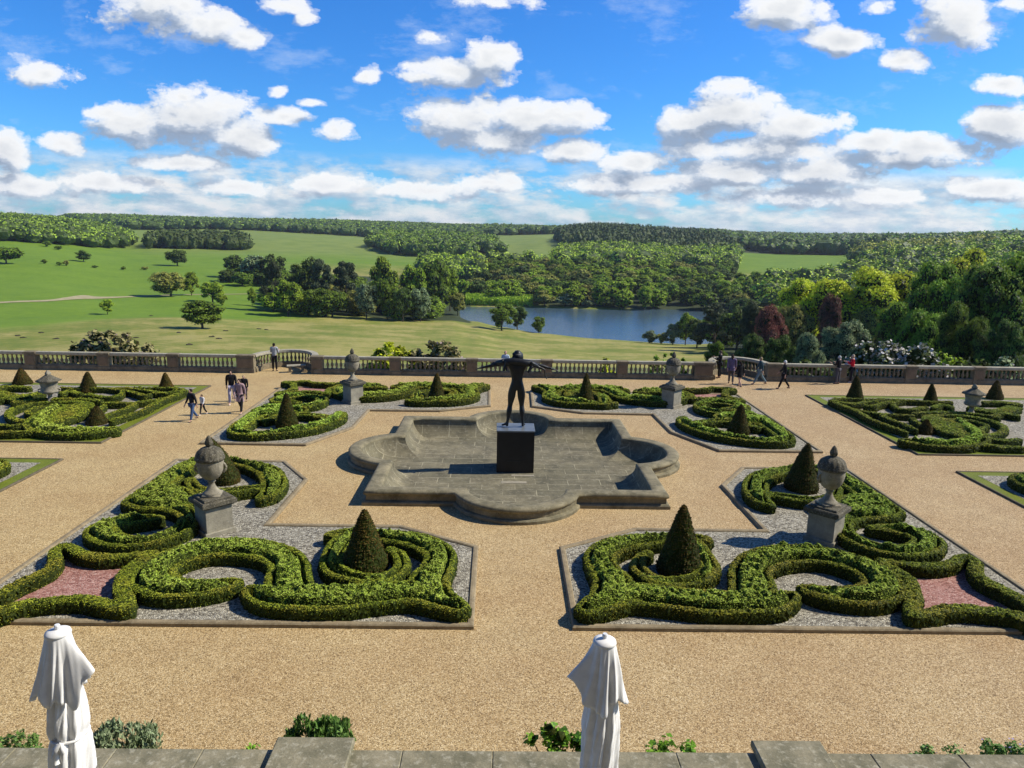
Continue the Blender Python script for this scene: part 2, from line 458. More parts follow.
# ---- ground sheets
BC = 28.15
def basin_loop(o, z, ns=6, na=18):
    a, c, rr = 5.15-o, 4.46, 2.21-o
    hj = math.sqrt(max(rr*rr-(a-c)**2, .001)); ang = math.atan2(hj, a-c); L = []
    for i in range(ns): t = i/ns; L.append((a, -a + (a-hj)*t))
    for i in range(na+1): th = -ang + 2*ang*i/na; L.append((c+rr*math.cos(th), rr*math.sin(th)))
    for i in range(1, ns): t = i/ns; L.append((a, hj + (a-hj)*t))
    out = []
    for k in range(4):
        cs, sn = [(1, 0), (0, 1), (-1, 0), (0, -1)][k]
        for x, y in L: out.append((x*cs-y*sn, BC + x*sn+y*cs, z))
    return out
BAYS = [(-14.6, 1.9), (15.05, 1.75)]   # bow-fronted bays of the balustrade: centre x, half width
def arc_pts(cx, r, y0, dep, n=20):
    return [(cx + r*math.cos(math.pi*(1-i/n)), y0 + dep*math.sin(math.pi*i/n)) for i in range(n+1)]
YB = 45.9
out = [(-70, 10.2), (70, 10.2), (70, YB)]
for cx, r in BAYS[::-1]: out += arc_pts(cx, r, YB, 2.3)[::-1]
out += [(-70, YB)]
P = [[Vector((x, y, 0)) for x, y in out], [Vector((p[0], p[1], 0)) for p in basin_loop(.1, 0)]]
tri = tessellate_polygon(P); flat = P[0]+P[1]; b = MB()
T = []
for t in tri:
    a, c, d = [flat[i] for i in t]
    T.append(list(t) if (c-a).cross(d-a).z > 0 else list(t)[::-1])
b.add([tuple(p) for p in flat], T)
tag(b.build('gravel_path', M['path']), 'tan gravel walk filling the terrace between the beds', 'path', kind='structure')

def kerb_run(name, label, pts, mat, w=.17, h=.11, closed=True, group='stone kerbs round the parterre beds'):
    """rounded stone kerb following the closed outline"""
    P = [Vector((p[0], p[1])) for p in pts]; n = len(P)
    area = sum(P[i].cross(P[(i+1) % n]) if hasattr(P[i], 'cross') else 0 for i in range(n))
    sgn = 1 if area > 0 else -1
    prof = [(0, -.03), (0, h*.7), (w*.18, h*.95), (w*.5, h), (w*.82, h*.95), (w, h*.7), (w, -.03)]
    V = []
    for i in range(n):
        a, b, c = P[i-1], P[i], P[(i+1) % n]
        d1, d2 = (b-a).normalized(), (c-b).normalized()
        n1 = Vector((-d1.y, d1.x))*sgn; n2 = Vector((-d2.y, d2.x))*sgn
        mt = (n1+n2).normalized(); mt = mt/max(.3, mt.dot(n1))
        for o, z in prof: q = b + mt*o; V.append((q.x, q.y, z))
    k = len(prof); F = []
    for i in range(n):
        j = (i+1) % n
        for r in range(k-1):
            f = [i*k+r, j*k+r, j*k+r+1, i*k+r+1]
            F.append(f if sgn > 0 else f[::-1])
    mb = MB(); mb.add(V, F)
    return tag(mb.build(name, mat), label, 'kerb', group)

near_poly = [(1.15, 15.25), (13.42, 15.25), (13.42, 27.5), (9.07, 27.45), (7.62, 25.3), (7.7, 21.15), (3.64, 21.15), (1.18, 19.68)]
far_poly = [(1.08, 37.4), (3.7, 36.1), (7.28, 36.02), (7.42, 32.6), (8.87, 29.7), (13.42, 29.75), (13.42, 41.4), (1.15, 41.4)]
for side, nm in ((-1, 'left'), (1, 'right')):
    for poly, ds in ((near_poly, 'near'), (far_poly, 'far')):
        pts = [(side*x, y) for x, y in poly]
        tag(poly_sheet('bed_gravel', pts, .06, M['bedgravel']), 'grey gravel of the %s %s bed beside the basin' % (ds, nm), 'gravel', kind='structure')
        kerb_run('stone_kerb', 'rounded stone kerb round the %s %s grey gravel bed' % (ds, nm), pts, M['kerb'])
# turf edged side beds
def turf_bed(sx, pts_out, inner, lab):
    o = [(sx*x, y) for x, y in pts_out]
    tag(poly_sheet('turf_edge', o, .05, M['turf']), 'clipped turf edging of the %s bed' % lab, 'grass', kind='structure')
    tag(poly_sheet('bed_gravel', [(sx*x, y) for x, y in inner], .058, M['bedgravel']), 'grey gravel inside the turf of the %s bed' % lab, 'gravel', kind='structure')
    kerb_run('stone_kerb', 'thin dark kerb round the turf of the %s bed' % lab, o, M['kerbdark'], .09, .075)
for sx, sn in ((-1, 'left'), (1, 'right')):
    turf_bed(sx, [(17.5, 29.65), (60, 29.65), (60, 41.5), (17.5, 41.5)], [(18.1, 30.25), (59, 30.25), (59, 40.9), (18.1, 40.9)], 'far outer ' + sn)
    turf_bed(sx, [(17.75, 14), (60, 14), (60, 27.4), (17.75, 27.4)], [(18.3, 15), (59, 15), (59, 26.85), (18.3, 26.85)], 'near outer ' + sn)

# ---- hedges, traced on the near left bed (px, py, width)
A_px = [
 [(236, 580, .35), (222, 583, .75), (198, 586, .95), (168, 585, 1.1), (152, 577, 1.15), (158, 565, 1.15), (180, 554, 1.2), (214, 546, 1.25), (248, 546, 1.25), (275, 552, 1.2), (288, 562, 1.15), (288, 575, 1.2), (290, 590, 1.2)],
 [(250, 588, .45), (262, 592, .85), (282, 595, 1.15), (330, 596, 1.3), (376, 592, 1.25), (414, 590, 1.15), (440, 597, .95), (458, 605, .65)],
 [(435, 592, 1.0), (429, 578, 1.1), (437, 565, .95), (440, 553, .95), (428, 543, 1.0), (406, 537, .95), (382, 534, .8), (352, 531, .6), (331, 533, .4)],
 [(350, 532, .6), (341, 541, .75), (334, 552, .7), (331, 562, .65), (338, 570, .6), (354, 575, .6), (375, 577, .6), (392, 573, .55), (402, 563, .5), (399, 553, .42), (390, 548, .3)],
]
C_px = [
 [(131, 500, .6), (150, 490, 1.0), (168, 478, 1.0), (184, 466, .95), (200, 460, .8), (225, 459, .7), (250, 463, .8), (268, 470, .95), (274, 481, .95), (270, 491, .75), (261, 496, .4)],
 [(131, 500, .6), (150, 502, 1.1), (175, 502, 1.1), (195, 499, .9), (207, 494, .6)],
 [(140, 496, .9), (162, 492, 1.6), (178, 497, 1.2)],
 [(262, 486, .55), (243, 488, .6), (226, 490, .6), (208, 490, .55), (195, 486, .5), (190, 478, .4)],
 [(158, 517, .35), (140, 518, .7), (118, 521, .95), (101, 529, 1.0), (112, 538, .85), (138, 540, .75), (163, 535, .7), (183, 526, .7), (190, 515, .7), (180, 508, .65), (160, 505, .5)],
]
D_px = [[(0, 592, .34), (16, 583, .37), (46, 569, .37), (55, 559, .37), (54, 550, .34), (62, 544, .33)],
 [(62, 544, .33), (72, 546, .34), (81, 551.5, .35), (101, 555, .35), (125, 554, .35), (152, 551, .34)],
 [(152, 552, .34), (134, 562, .37), (125, 571, .38), (122.5, 586, .38), (125.5, 597, .38), (125, 605, .36)],
 [(125, 605, .36), (109, 603, .36), (86, 597.5, .37), (62, 597.5, .37), (31, 600.5, .37), (0, 608, .37)],
 ]
NL = {'A': px_bands(A_px), 'C': px_bands(C_px), 'D': px_bands(D_px)}
# close the star border beyond the frame
NL['D'].append(catmull([NL['D'][0][0], (-13.2, (NL['D'][0][0][1]+NL['D'][3][-1][1])/2, .33), NL['D'][3][-1]]))
for (sx_, far_, nm_) in ((-1, 0, 'near left'), (1, 0, 'near right'), (-1, 1, 'far left'), (1, 1, 'far right')):
    sp = [(-sx_*p[0], (57.0-p[1]) if far_ else p[1]) for bnd in NL['D'][:4] for p in bnd[::3]]
    tag(poly_sheet('red_gravel', sp, .064, M['redgravel']), 'pinkish red gravel star in the %s bed' % nm_, 'gravel', kind='structure')
lab = {'A': 'broad curling leafy box hedge round the inner yew cone, %s bed',
       'C': 'scrolled box hedge beside the urn pedestal and outer cone, %s bed',
       'D': 'narrow clipped box hedge outlining the red gravel star, %s bed'}
for qn, mx, my in (('near left', False, None), ('near right', True, None), ('far left', False, 57.0), ('far right', True, 57.0)):
    for k in 'ACD':
        b = [q_*np.array([1, 1, .93]) for q_ in flip(NL[k], mx, my)]
        far = my is not None
        hedge('box_hedge', lab[k] % qn, b, res=.05 if not far else .08, fluff=(k != 'D'),
              leaves=5200 if not far else 1500, lsize=.025 if not far else .045, bw=.18 if not far else .2, seed={'A': 1, 'C': 2, 'D': 3}[k] + 10*len(qn) + (5 if far else 0))

# side beds (traced on the left one)
S_px = {
 'fluffy':[[(57, 406, .9), (46, 413, 1.0), (38, 423, 1.1), (58, 429, 1.1), (88, 429.5, 1.0), (113, 427.5, .6)]],
 'strips':[[(101, 416.5, .4), (113, 411.5, .4), (127, 406.5, .4), (135, 402, .4)],
           [(112, 418.5, .4), (142, 409, .4), (157, 401, .4), (168, 396, .4), (180, 392, .4)],
           [(91, 414, .45), (98, 409, .45), (104, 404.5, .45)],
           [(104, 402, .45), (132, 401.5, .45), (155, 399, .45), (172, 395, .45), (186, 389.5, .4)],
           [(88, 393, .5), (105, 396, .5), (118, 394.5, .5), (122, 389.5, .4), (110, 387, .4)],
           [(122, 388.5, .4), (135, 391.5, .45), (143, 394, .5), (150, 393.5, .4)],
           [(130, 387.3, .4), (148, 389.5, .45), (158, 391.5, .6), (172, 391.5, .6), (184, 389, .4), (170, 387, .4)],
           [(61, 386.7, .4), (88, 387, .4), (120, 386.8, .4), (160, 386.8, .35), (182, 387.5, .35)]],
 'rings':[[(90, 407, .6), (86, 402, .7), (64, 400.5, .5), (36, 402, .5), (15, 407, .5), (8, 412.5, .5), (18, 418.5, .5), (40, 420, .45)],
          [(52, 404, .4), (40, 406, .4), (30, 408.5, .4), (27, 411, .4), (36, 413.5, .4), (48, 414, .4)],
          [(-6, 423, .45), (12, 424.5, .45), (25, 423, .45), (38, 421, .45)],
          [(-8, 430.5, .45), (15, 430.5, .45), (33, 429.5, .45)],
          [(60, 411, 1.2), (78, 405, 1.3), (70, 414, 1.3), (52, 420, 1.1)],
          [(-6, 399, .6), (8, 397, .6), (18, 399.5, .5)],
          [(-4, 391, .9), (10, 394.5, .9), (25, 395, .9), (38, 392.5, .8)],
          [(-6, 387, .8), (10, 385.5, .7), (28, 386, .6)],
          [(62, 392, .6), (70, 390, .6), (80, 393, .5)],
          [(14, 401, .45), (30, 399, .45), (50, 397.5, .45), (80, 398, .5), (100, 399.5, .45)]],
}
SB = {k: px_bands(v, .4) for k, v in S_px.items()}
for k in ('strips', 'rings'):
    for b_ in SB[k]: b_[:, 2] = np.where(b_[:, 2] < .75, b_[:, 2]*.62, b_[:, 2]*.85)
slab = {'fluffy': 'thick leafy box scroll at the front of the %s outer bed', 'strips': 'long thin box ribbons pointing at the walk in the %s outer bed', 'rings': 'coiled box rings around the covered urn of the %s outer bed'}
for mx, sn in ((False, 'left'), (True, 'right')):
    for k in SB:
        hedge('box_hedge', slab[k] % sn, flip(SB[k], mx), res=.08, fluff=True if k == 'fluffy' else False, leaves=1500, lsize=.044,
              bw=.25, h=.32, seed={'fluffy': 5, 'strips': 6, 'rings': 7}[k] + (20 if mx else 0))
    # pieces of the nearer outer bed at the frame's edge
    s = 1 if mx else -1
    b = [catmull([(s*24.5, 26.1, .8), (s*22, 26.2, .9), (s*20.3, 26.1, 1.0), (s*19.25, 25.5, 1.15), (s*19.2, 24.6, 1.0), (s*20.2, 23.9, .8), (s*22, 23.8, .7)]),
         catmull([(s*23, 25.0, .4), (s*21.4, 25.1, .5), (s*20.6, 24.9, .4)]),
         catmull([(s*19.0, 22.6, .35), (s*20.0, 21.9, .4), (s*22, 21.2, .4), (s*25, 20.9, .4)])]
    hedge('box_hedge', 'corner scroll of box hedge at the %s edge of the picture' % sn, b, res=.06, leaves=3200, lsize=.03, seed=51 if mx else 52)

# ---- topiary cones
def cone(x, y, hh, r, label, lean=0.0, seed=0, z0=.06):
    rg = np.random.default_rng(seed); lean += rg.uniform(-.06, .06); r *= rg.uniform(.95, 1.06)
    rows, seg = 30, 40; V = []
    for j in range(rows+1):
        f = j/rows
        rr = r*((1-f)**.72)*(1.0-.06*math.sin(f*3)) if f < 1 else .0
        rr *= 1-.12*(max(0, .1-f)/.1)
        rr = max(rr, .03 if j < rows else .003)
        for k in range(seg):
            a = 2*math.pi*k/seg; q = rr*(1+rg.normal()*.022) + .03*math.sin(a*2+seed)*(1-f)
            V.append((q*math.cos(a)+lean*f*f, q*math.sin(a), hh*f + rg.normal()*.006))
    F = [[j*seg+k, j*seg+(k+1) % seg, (j+1)*seg+(k+1) % seg, (j+1)*seg+k] for j in range(rows) for k in range(seg)]
    mb = MB(); mb.add(V, F); V = np.array(V)
    core = sum(len(f) for f in mb.f); n = 9000; f = rg.uniform(0, 1, n)**1.5; a = rg.uniform(0, 2*np.pi, n)
    j = np.clip((f*rows).astype(int), 0, rows-1); kk = (a/(2*np.pi)*seg).astype(int) % seg
    P = V[j*seg+kk] + rg.normal(size=(n, 3))*.012
    lv, lf = leaf_quads(P, .03, up=.35, rg=rg, out=np.stack([np.cos(a), np.sin(a), 0*a], 1)*.6); mb.add(lv, lf)
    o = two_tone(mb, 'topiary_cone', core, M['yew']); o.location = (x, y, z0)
    return tag(o, label, 'topiary', 'clipped yew cones')
def topz(px, py, y): return atD(px, py, y).z
cone(-4.2, 18.2, topz(369, 509, 18.2)-.06, .60, 'clipped brown-green yew cone in the curl of the near left bed', 0, 1)
cone(4.35, 18.2, topz(677, 504, 18.2)-.06, .64, 'clipped dark yew cone in the curl of the near right bed', .04, 2)
cone(-10.55, 25.0, topz(221, 437, 25.0)-.06, .62, 'leaning yew cone half hidden behind the near left urn', -.42, 3)
cone(10.5, 25.0, topz(806, 443, 25.0)-.06, .64, 'dark yew cone just behind the near right urn', .05, 4)
cone(-4.1, 38.7, topz(441, 373, 38.7)-.06, .5, 'small yew cone in the far left bed nearest the statue', 0, 5)
cone(4.1, 38.5, topz(582, 373, 38.5)-.06, .5, 'small yew cone in the far right bed nearest the statue', .0, 6)
cone(-10.5, 32.6, topz(294, 393, 32.6)-.06, .5, 'yew cone at the front of the far left bed', 0, 7)
cone(10.6, 32.5, topz(731, 404, 32.5)-.06, .5, 'yew cone at the front of the far right bed', .06, 8)
for i, (bx, by, tx, ty, w, lb) in enumerate([
    (21.6, 384.2, 21.5, 368.5, .52, 'yew cone at the far left corner of the left outer bed'), (87.6, 392.6, 88, 372, .50, 'yew cone behind the covered urn of the left outer bed'),
    (165.6, 388.8, 165.5, 373, .44, 'yew cone at the pointed end of the left outer bed'), (96, 424, 95, 406.5, .52, 'squat yew cone at the front of the left outer bed'),
    (855.5, 400, 856.5, 375.5, .52, 'yew cone at the path corner of the right outer bed'), (931, 405, 932.5, 384, .48, 'yew cone in the middle of the right outer bed'),
    (995.6, 399, 998, 380.5, .50, 'yew cone behind the covered urn of the right outer bed'), (926, 434, 926.5, 420, .40, 'smallest yew cone at the front of the right outer bed')]):
    p = at(bx, by, .06); cone(p.x, p.y+.1, topz(tx, ty, p.y)-.06, w, lb, 0, 20+i)

# ---- urns on pedestals
def pedestal(x, y, hz, label, w=1.0, rz=R(45), z0=.06):
    root = tag(empty('pedestal', (x, y, z0), rz), label, 'pedestal', 'stone urn pedestals')
    a = w/2
    b = MB(); b.box(-a-.06, a+.06, -a-.06, a+.06, -.02, .14, bev=.02); b.build('plinth_foot', M['pedestal'], root)
    b = MB(); b.box(-a, a, -a, a, .14, hz-.26); b.build('die', M['pedestal'], root)
    b = MB()
    b.box(-a-.04, a+.04, -a-.04, a+.04, hz-.26, hz-.20, bev=.015); b.box(-a-.12, a+.12, -a-.12, a+.12, hz-.20, hz-.06, bev=.03); b.box(-a-.02, a+.02, -a-.02, a+.02, hz-.06, hz, bev=.02)
    b.build('cornice', M['urndark'], root)
    return root
def urn(x, y, z, hh, label, mats=('urn', 'urndark'), k=1.0):
    root = tag(empty('lidded_urn', (x, y, z), R(10)), label, 'urn', 'lidded stone urns'); root.scale = (.87, .87, 1)
    s = hh/2.0
    b = MB(); b.box(-.33*s, .33*s, -.33*s, .33*s, 0, .07*s, bev=.02)
    foot = [(.34, .07), (.34, .10), (.29, .13), (.20, .22), (.13, .34), (.105, .43), (.13, .46), (.155, .485), (.13, .51), (.11, .535)]
    b.lathe([(r*s, q*s) for r, q in foot], 24); b.build('foot', M[mats[0]], root, True)
    flute = lambda a, q: 1+.025*abs(math.sin(a*8))*(1 if q < .85*s else 0)
    bowl = [(.12, .53), (.20, .56), (.31, .64), (.40, .76), (.455, .90), (.475, 1.05), (.48, 1.16), (.47, 1.20)]
    b = MB(); b.lathe([(r*s, q*s) for r, q in bowl], 48, fx=flute); b.build('bowl', M[mats[0]], root, True)
    for sg in (-1, 1):
        b = MB(); pts = [(sg*(.44+.11*math.sin(t*math.pi))*s, 0, (.78+.30*t)*s) for t in [i/8 for i in range(9)]]
        b.tube(pts, [.045*s]*9, 8); b.tube([(sg*.46*s, -.05, 1.10*s), (sg*.52*s, 0, 1.03*s), (sg*.47*s, .05, .95*s)], .04*s, 6); b.build('handle', M[mats[0]], root, True)
    b = MB(); gad = lambda a, q: 1+.03*math.sin(a*14)
    b.lathe([(r*s, q*s) for r, q in [(.47, 1.20), (.515, 1.21), (.53, 1.25), (.53, 1.30), (.50, 1.33)]], 32)
    b.lathe([(r*s, q*s) for r, q in [(.50, 1.33), (.475, 1.42), (.42, 1.51), (.33, 1.58), (.22, 1.63), (.12, 1.655), (.10, 1.67)]], 56, fx=gad)
    lid = b.build('lid', M[mats[1]], root, True)
    b = MB(); leafy = lambda a, q: 1+.10*math.sin(a*6+q*9)
    b.lathe([(r*s, q*s) for r, q in [(.08, 1.66), (.13, 1.70), (.145, 1.76), (.13, 1.83), (.10, 1.89), (.085, 1.93), (.05, 1.98), (.01, 2.02)]], 24, fx=leafy); b.build('finial', M[mats[1]], lid, True)
    return root
for x, y, zp, tp, l1, l2 in ((-9.2, 20.6, 1.5, (209, 436), 'pale square stone pedestal with a dark cap in the near left bed', 'large lidded stone urn with mossy lid standing in the near left bed'),
                     (9.37, 20.5, 1.5, (831, 446), 'shaded block-built stone pedestal in the near right bed', 'large lidded stone urn with nearly black lid standing in the near right bed'),
                     (-8.47, 37.75, 1.45, (349, 348.5), 'stone pedestal beside the far left walk corner', 'smaller looking lidded urn left of the statue against the balustrade'),
                     (8.67, 37.9, 1.45, (674, 352), 'stone pedestal at the corner of the far right bed', 'pointed lidded urn right of the statue against the balustrade')):
    ph = (1.14 if y < 30 else 1.22)
    pedestal(x, y, ph, l1, .80 if y < 30 else .76)
    urn(x, y, ph+.06, topz(tp[0], tp[1], y)-ph-.06, l2, ('urn', 'urndark'))
def low_urn(px, pyb, pyt, label, seed):
    p = at(px, pyb, .06); hh = topz(px, pyt, p.y)-.06; s = hh/1.7
    root = tag(empty('covered_urn', (p.x, p.y, .06), .3), label, 'urn', 'covered stone urns of the outer beds'); root.scale = (.88, .88, 1)
    b = MB(); b.box(-.3*s, .3*s, -.3*s, .3*s, 0, .12*s, bev=.02)
    b.lathe([(r*s, q*s) for r, q in [(.26, .12), (.20, .18), (.12, .32), (.11, .45), (.15, .52)]], 20); b.build('foot', M['urn'], root, True)
    b = MB(); b.lathe([(r*s, q*s) for r, q in [(.15, .52), (.38, .58), (.45, .64), (.44, .70), (.40, .76), (.41, .95), (.46, 1.12), (.52, 1.17)]], 32, fx=lambda a, q: 1+.02*math.sin(a*16)); b.build('bowl', M['urn'], root, True)
    for sg in (-1, 1):
        b = MB(); b.tube([(sg*.42*s, 0, .62*s), (sg*.56*s, 0, .66*s), (sg*.55*s, 0, .76*s), (sg*.42*s, 0, .78*s)], .04*s, 6); b.build('handle', M['urn'], root, True)
    b = MB(); b.lathe([(r*s, q*s) for r, q in [(.60, 1.17), (.62, 1.21), (.50, 1.27), (.36, 1.34), (.24, 1.42), (.15, 1.47), (.13, 1.49)]], 32, fx=lambda a, q: 1+.05*math.sin(a*8)); lid = b.build('lid', M['urndark'], root, True)
    b = MB(); b.lathe([(r*s, q*s) for r, q in [(.12, 1.48), (.15, 1.54), (.10, 1.62), (.03, 1.70)]], 12, fx=lambda a, q: 1+.3*math.sin(a*3)); b.build('finial', M['urn'], lid, True)
low_urn(51, 404, 370.5, 'squat covered urn with flaring lid among the left outer hedges', 1)
low_urn(970.6, 416, 384, 'dark squat covered urn among the right outer hedges', 2)

# ================================================================== BASIN
FLOOR = -.26
def loft(loops):
    n = len(loops[0]); V = [p for l in loops for p in l]
    F = [[j*n+i, j*n+(i+1) % n, (j+1)*n+(i+1) % n, (j+1)*n+i] for j in range(len(loops)-1) for i in range(n)]
    b = MB(); b.add(V, F); return b
root = tag(empty('fountain_basin', (0, 0, 0)), 'dry four-lobed stone basin round the statue in the middle of the terrace', 'basin')
loft([basin_loop(-.06, -.03), basin_loop(-.06, .10), basin_loop(-.02, .14), basin_loop(.06, .16), basin_loop(.06, .34)]).build('wall', M['basin'], root)
loft([basin_loop(.06, .34), basin_loop(.02, .36), basin_loop(-.01, .40), basin_loop(-.01, .46), basin_loop(.03, .50), basin_loop(.10, .52), basin_loop(.38, .52), basin_loop(.46, .50), basin_loop(.50, .46), basin_loop(.50, .40)]).build('coping', M['basin'], root, True)
cv = []
for i in range(11):
    t = i/10*math.pi/2
    cv.append(basin_loop(.50+.80*(1-math.cos(t)), FLOOR + (.66)*(1-math.sin(t))))
loft(cv).build('sloping_side', M['basinfloor'], root)
poly_sheet('paved_floor', [(x, y) for x, y, z in cv[-1]], FLOOR, M['basinfloor'], root)

# plinth
pf = at(515, 473, FLOOR)
PX0, PY0 = pf.x, pf.y+.62
ph = topz(515, 431, pf.y) - FLOOR
root = tag(empty('plinth', (PX0, PY0, FLOOR)), 'square black plinth under the bronze statue in the dry basin', 'plinth')
b = MB(); b.box(-.74, .74, -.6, .6, 0, ph-.06, bev=.01); b.build('block', M['blackslate'], root)
b = MB(); b.box(-.76, .76, -.62, .62, ph-.06, ph, bev=.012); b.build('slab', M['plinthtop'], root)
b = MB()
b.box(-.36, .36, -.615, -.601, .36, .50); b.build('plaque', M['bronze'], root)
STZ = FLOOR+ph
# small pale slab in the floor
for (x0, x1, y0, y1, l) in ((-.55, .42, -1.85, -1.62, 'pale flagstone let into the basin floor before the plinth'), (-.15, .75, -1.02, -.84, 'pale narrow flag against the foot of the plinth')):
    b = MB(); b.box(PX0+x0, PX0+x1, PY0+y0, PY0+y1, FLOOR-.02, FLOOR+.012)
    tag(b.build('paving_slab', m_stone('pale_slab', (.36, .32, .24), (.26, .24, .19), None, .3, 1.0) if 'pale_slab' not in bpy.data.materials else bpy.data.materials['pale_slab']), l, 'slab')
# ================================================================== BALUSTRADE
def baluster_geom(b, x, y, z0=.34, z1=.95):
    prof = [(.075, 0), (.075, .05), (.045, .08), (.075, .16), (.092, .24), (.085, .31), (.05, .42), (.04, .49), (.055, .52), (.045, .55), (.07, .57), (.07, .61)]
    k = (z1-z0)/.61; b.lathe([(r, z0+q*k) for r, q in prof], 8, (x, y))
def bal_path(root, pts, th=.34, z=1.15, ry=None):
    """plinth and coping following pts (outer centre line)"""
    P = [Vector((p[0], p[1])) for p in pts]
    def strip(o, z0, z1):
        V = []
        n = len(P)
        for i in range(n):
            d = (P[min(i+1, n-1)]-P[max(i-1, 0)]).normalized(); nn = Vector((-d.y, d.x))
            a, c = P[i]-nn*o, P[i]+nn*o
            V += [(a.x, a.y, z0), (a.x, a.y, z1), (c.x, c.y, z1), (c.x, c.y, z0)]
        F = [[i*4+k, (i+1)*4+k, (i+1)*4+(k+1) % 4, i*4+(k+1) % 4] for i in range(n-1) for k in range(4)]
        F += [[0, 1, 2, 3], [(n-1)*4+3, (n-1)*4+2, (n-1)*4+1, (n-1)*4]]
        return V, F
    b = MB(); b.add(*strip(th/2+.03, -.05, .26)); b.add(*strip(th/2-.02, .26, .34)); b.build('base_course', M['balus'], root)
    b = MB(); b.add(*strip(th/2-.03, .95, 1.0)); b.add(*strip(th/2+.05, 1.0, 1.10)); b.add(*strip(th/2+.02, 1.10, 1.15)); b.build('coping', M['balustop'], root)
def pier(root, x, w, y=45.95):
    b = MB(); b.box(x-w/2, x+w/2, y-.22, y+.22, .20, 1.02)
    b.box(x-w/2-.03, x+w/2+.03, y-.25, y+.25, -.05, .27, bev=.02)
    b.box(x-w/2-.05, x+w/2+.05, y-.27, y+.27, 1.02, 1.168, bev=.03)
    p = b.build('pier', M['balus'], root)
    b = MB(); b.box(x-w/2+.09, x+w/2-.09, y-.245, y-.215, .38, .92, bev=.0); b.build('panel', M['panel'], p)
def straight(x0, x1, piers, label, y=45.95, half=.36):
    root = tag(empty('balustrade', ((x0+x1)/2, y, 0)), label, 'balustrade', 'lengths of stone balustrade')
    root2 = root
    cx = (x0+x1)/2
    # build in world, then parent with offset
    kids = []
    bal_path(root, [(x0-cx, 0), (x1-cx, 0)])
    ps = sorted(piers)
    for (px_, w) in ps: pier(root, px_-cx, w, 0)
    base = None; n = int((x1-x0)/.285)
    for i in range(n+1):
        x = x0 + .14 + i*.285
        if x > x1 or any(abs(x-p) < w/2+.09 for p, w in ps): continue
        if base is None:
            b = MB(); baluster_geom(b, 0, 0); base = b.mesh('baluster', M['balus'], True)
        o = link_mesh('baluster', base, None, root); o.location = (x-cx, 0, 0)
    return root
straight(-38, -16.5, [(-35.3, .7), (-30.65, .7), (-26.0, .7), (-21.6, .7), (-17.0, 1.1)], 'left run of stone balustrade with the dark leafy shrub behind it')
straight(-12.75, 13.1, [(-12.4, .75), (-7.4, .7), (-2.45, .7), (2.4, .7), (7.3, .7), (12.6, 1.2)], 'middle run of stone balustrade behind the statue')
straight(16.75, 40, [(17.2, .9), (21.6, .7), (26.2, .7), (30.7, .7), (35.3, .7)], 'right run of stone balustrade below the white-flowering shrubs')
for (cx, r), nm in zip(BAYS, ('left bay of the balustrade where the man in a grey hoodie stands', 'right bay of the balustrade with people gathered in it')):
    root = tag(empty('balustrade_bay', (cx, 46.0, 0)), 'curved stone ' + nm, 'balustrade', 'curved balustrade bays')
    pts = arc_pts(0, r+.05, 0, 2.4, 24); bal_path(root, pts)
    L = 0; acc = 0; base = None
    for i in range(1, len(pts)):
        a, c = Vector(pts[i-1]), Vector(pts[i]); d = (c-a).length
        while acc < L + d:
            q = a + (c-a)*((acc-L)/d)
            if .2 < acc:
                if base is None: b = MB(); baluster_geom(b, 0, 0); base = b.mesh('baluster', M['balus'], True)
                o = link_mesh('baluster', base, None, root); o.location = (q.x, q.y, 0)
            acc += .27
        L += d
# stone bench in the left bay
root = tag(empty('stone_bench', (-13.9, 46.35, 0), R(20)), 'low stone bench at the corner of the left bay', 'bench')
b = MB(); b.box(-.6, .6, -.2, .2, .40, .48, bev=.02); b.build('seat', M['balustop'], root)
for sx in (-.4, .4):
    b = MB(); b.box(sx-.08, sx+.08, -.15, .15, 0, .40); b.build('support', M['balus'], root)

# ================================================================== NEAR PARAPET, PLANTS
root = tag(empty('parapet', (0, 10.0, 0)), 'weathered stone parapet along the bottom of the picture', 'wall')
b = MB(); b.box(-14, 14, -.62, -.03, -.05, .88); b.build('wall', M['parapet'], root)
b = MB(); x = -14.0; k = 0
while x < 14:
    l = 1.35 + .35*((k*37) % 5)/5; b.box(x+.0015, min(14, x+l)-.0015, -.70, .0, .88, 1.0, bev=.015); x += l; k += 1
b.build('coping', M['parapet'], root)
tag(poly_sheet('terrace_floor', [(-14, -8), (14, -8), (14, 9.38), (-14, 9.38)], .45, M['terracefloor']), 'flagged upper terrace inside the parapet', 'terrace', kind='structure')
for x0, x1, lb in ((-4.08, -2.86, 'raised stone pier cap on the parapet left of centre'), (3.5, 4.62, 'raised stone pier cap on the parapet right of centre')):
    root = tag(empty('pier_cap', ((x0+x1)/2, 9.78, 1.0)), lb, 'pier cap', 'pier caps of the parapet')
    h = (x1-x0)/2; b = MB(); b.box(-h, h, -.45, .36, .003, .12, bev=.02); b.build('cap_stone', M['parapet'], root)
    b = MB(); b.box(-h+.1, h-.1, .224, .32, -1.0, .002); b.build('pier', M['parapet'], root)

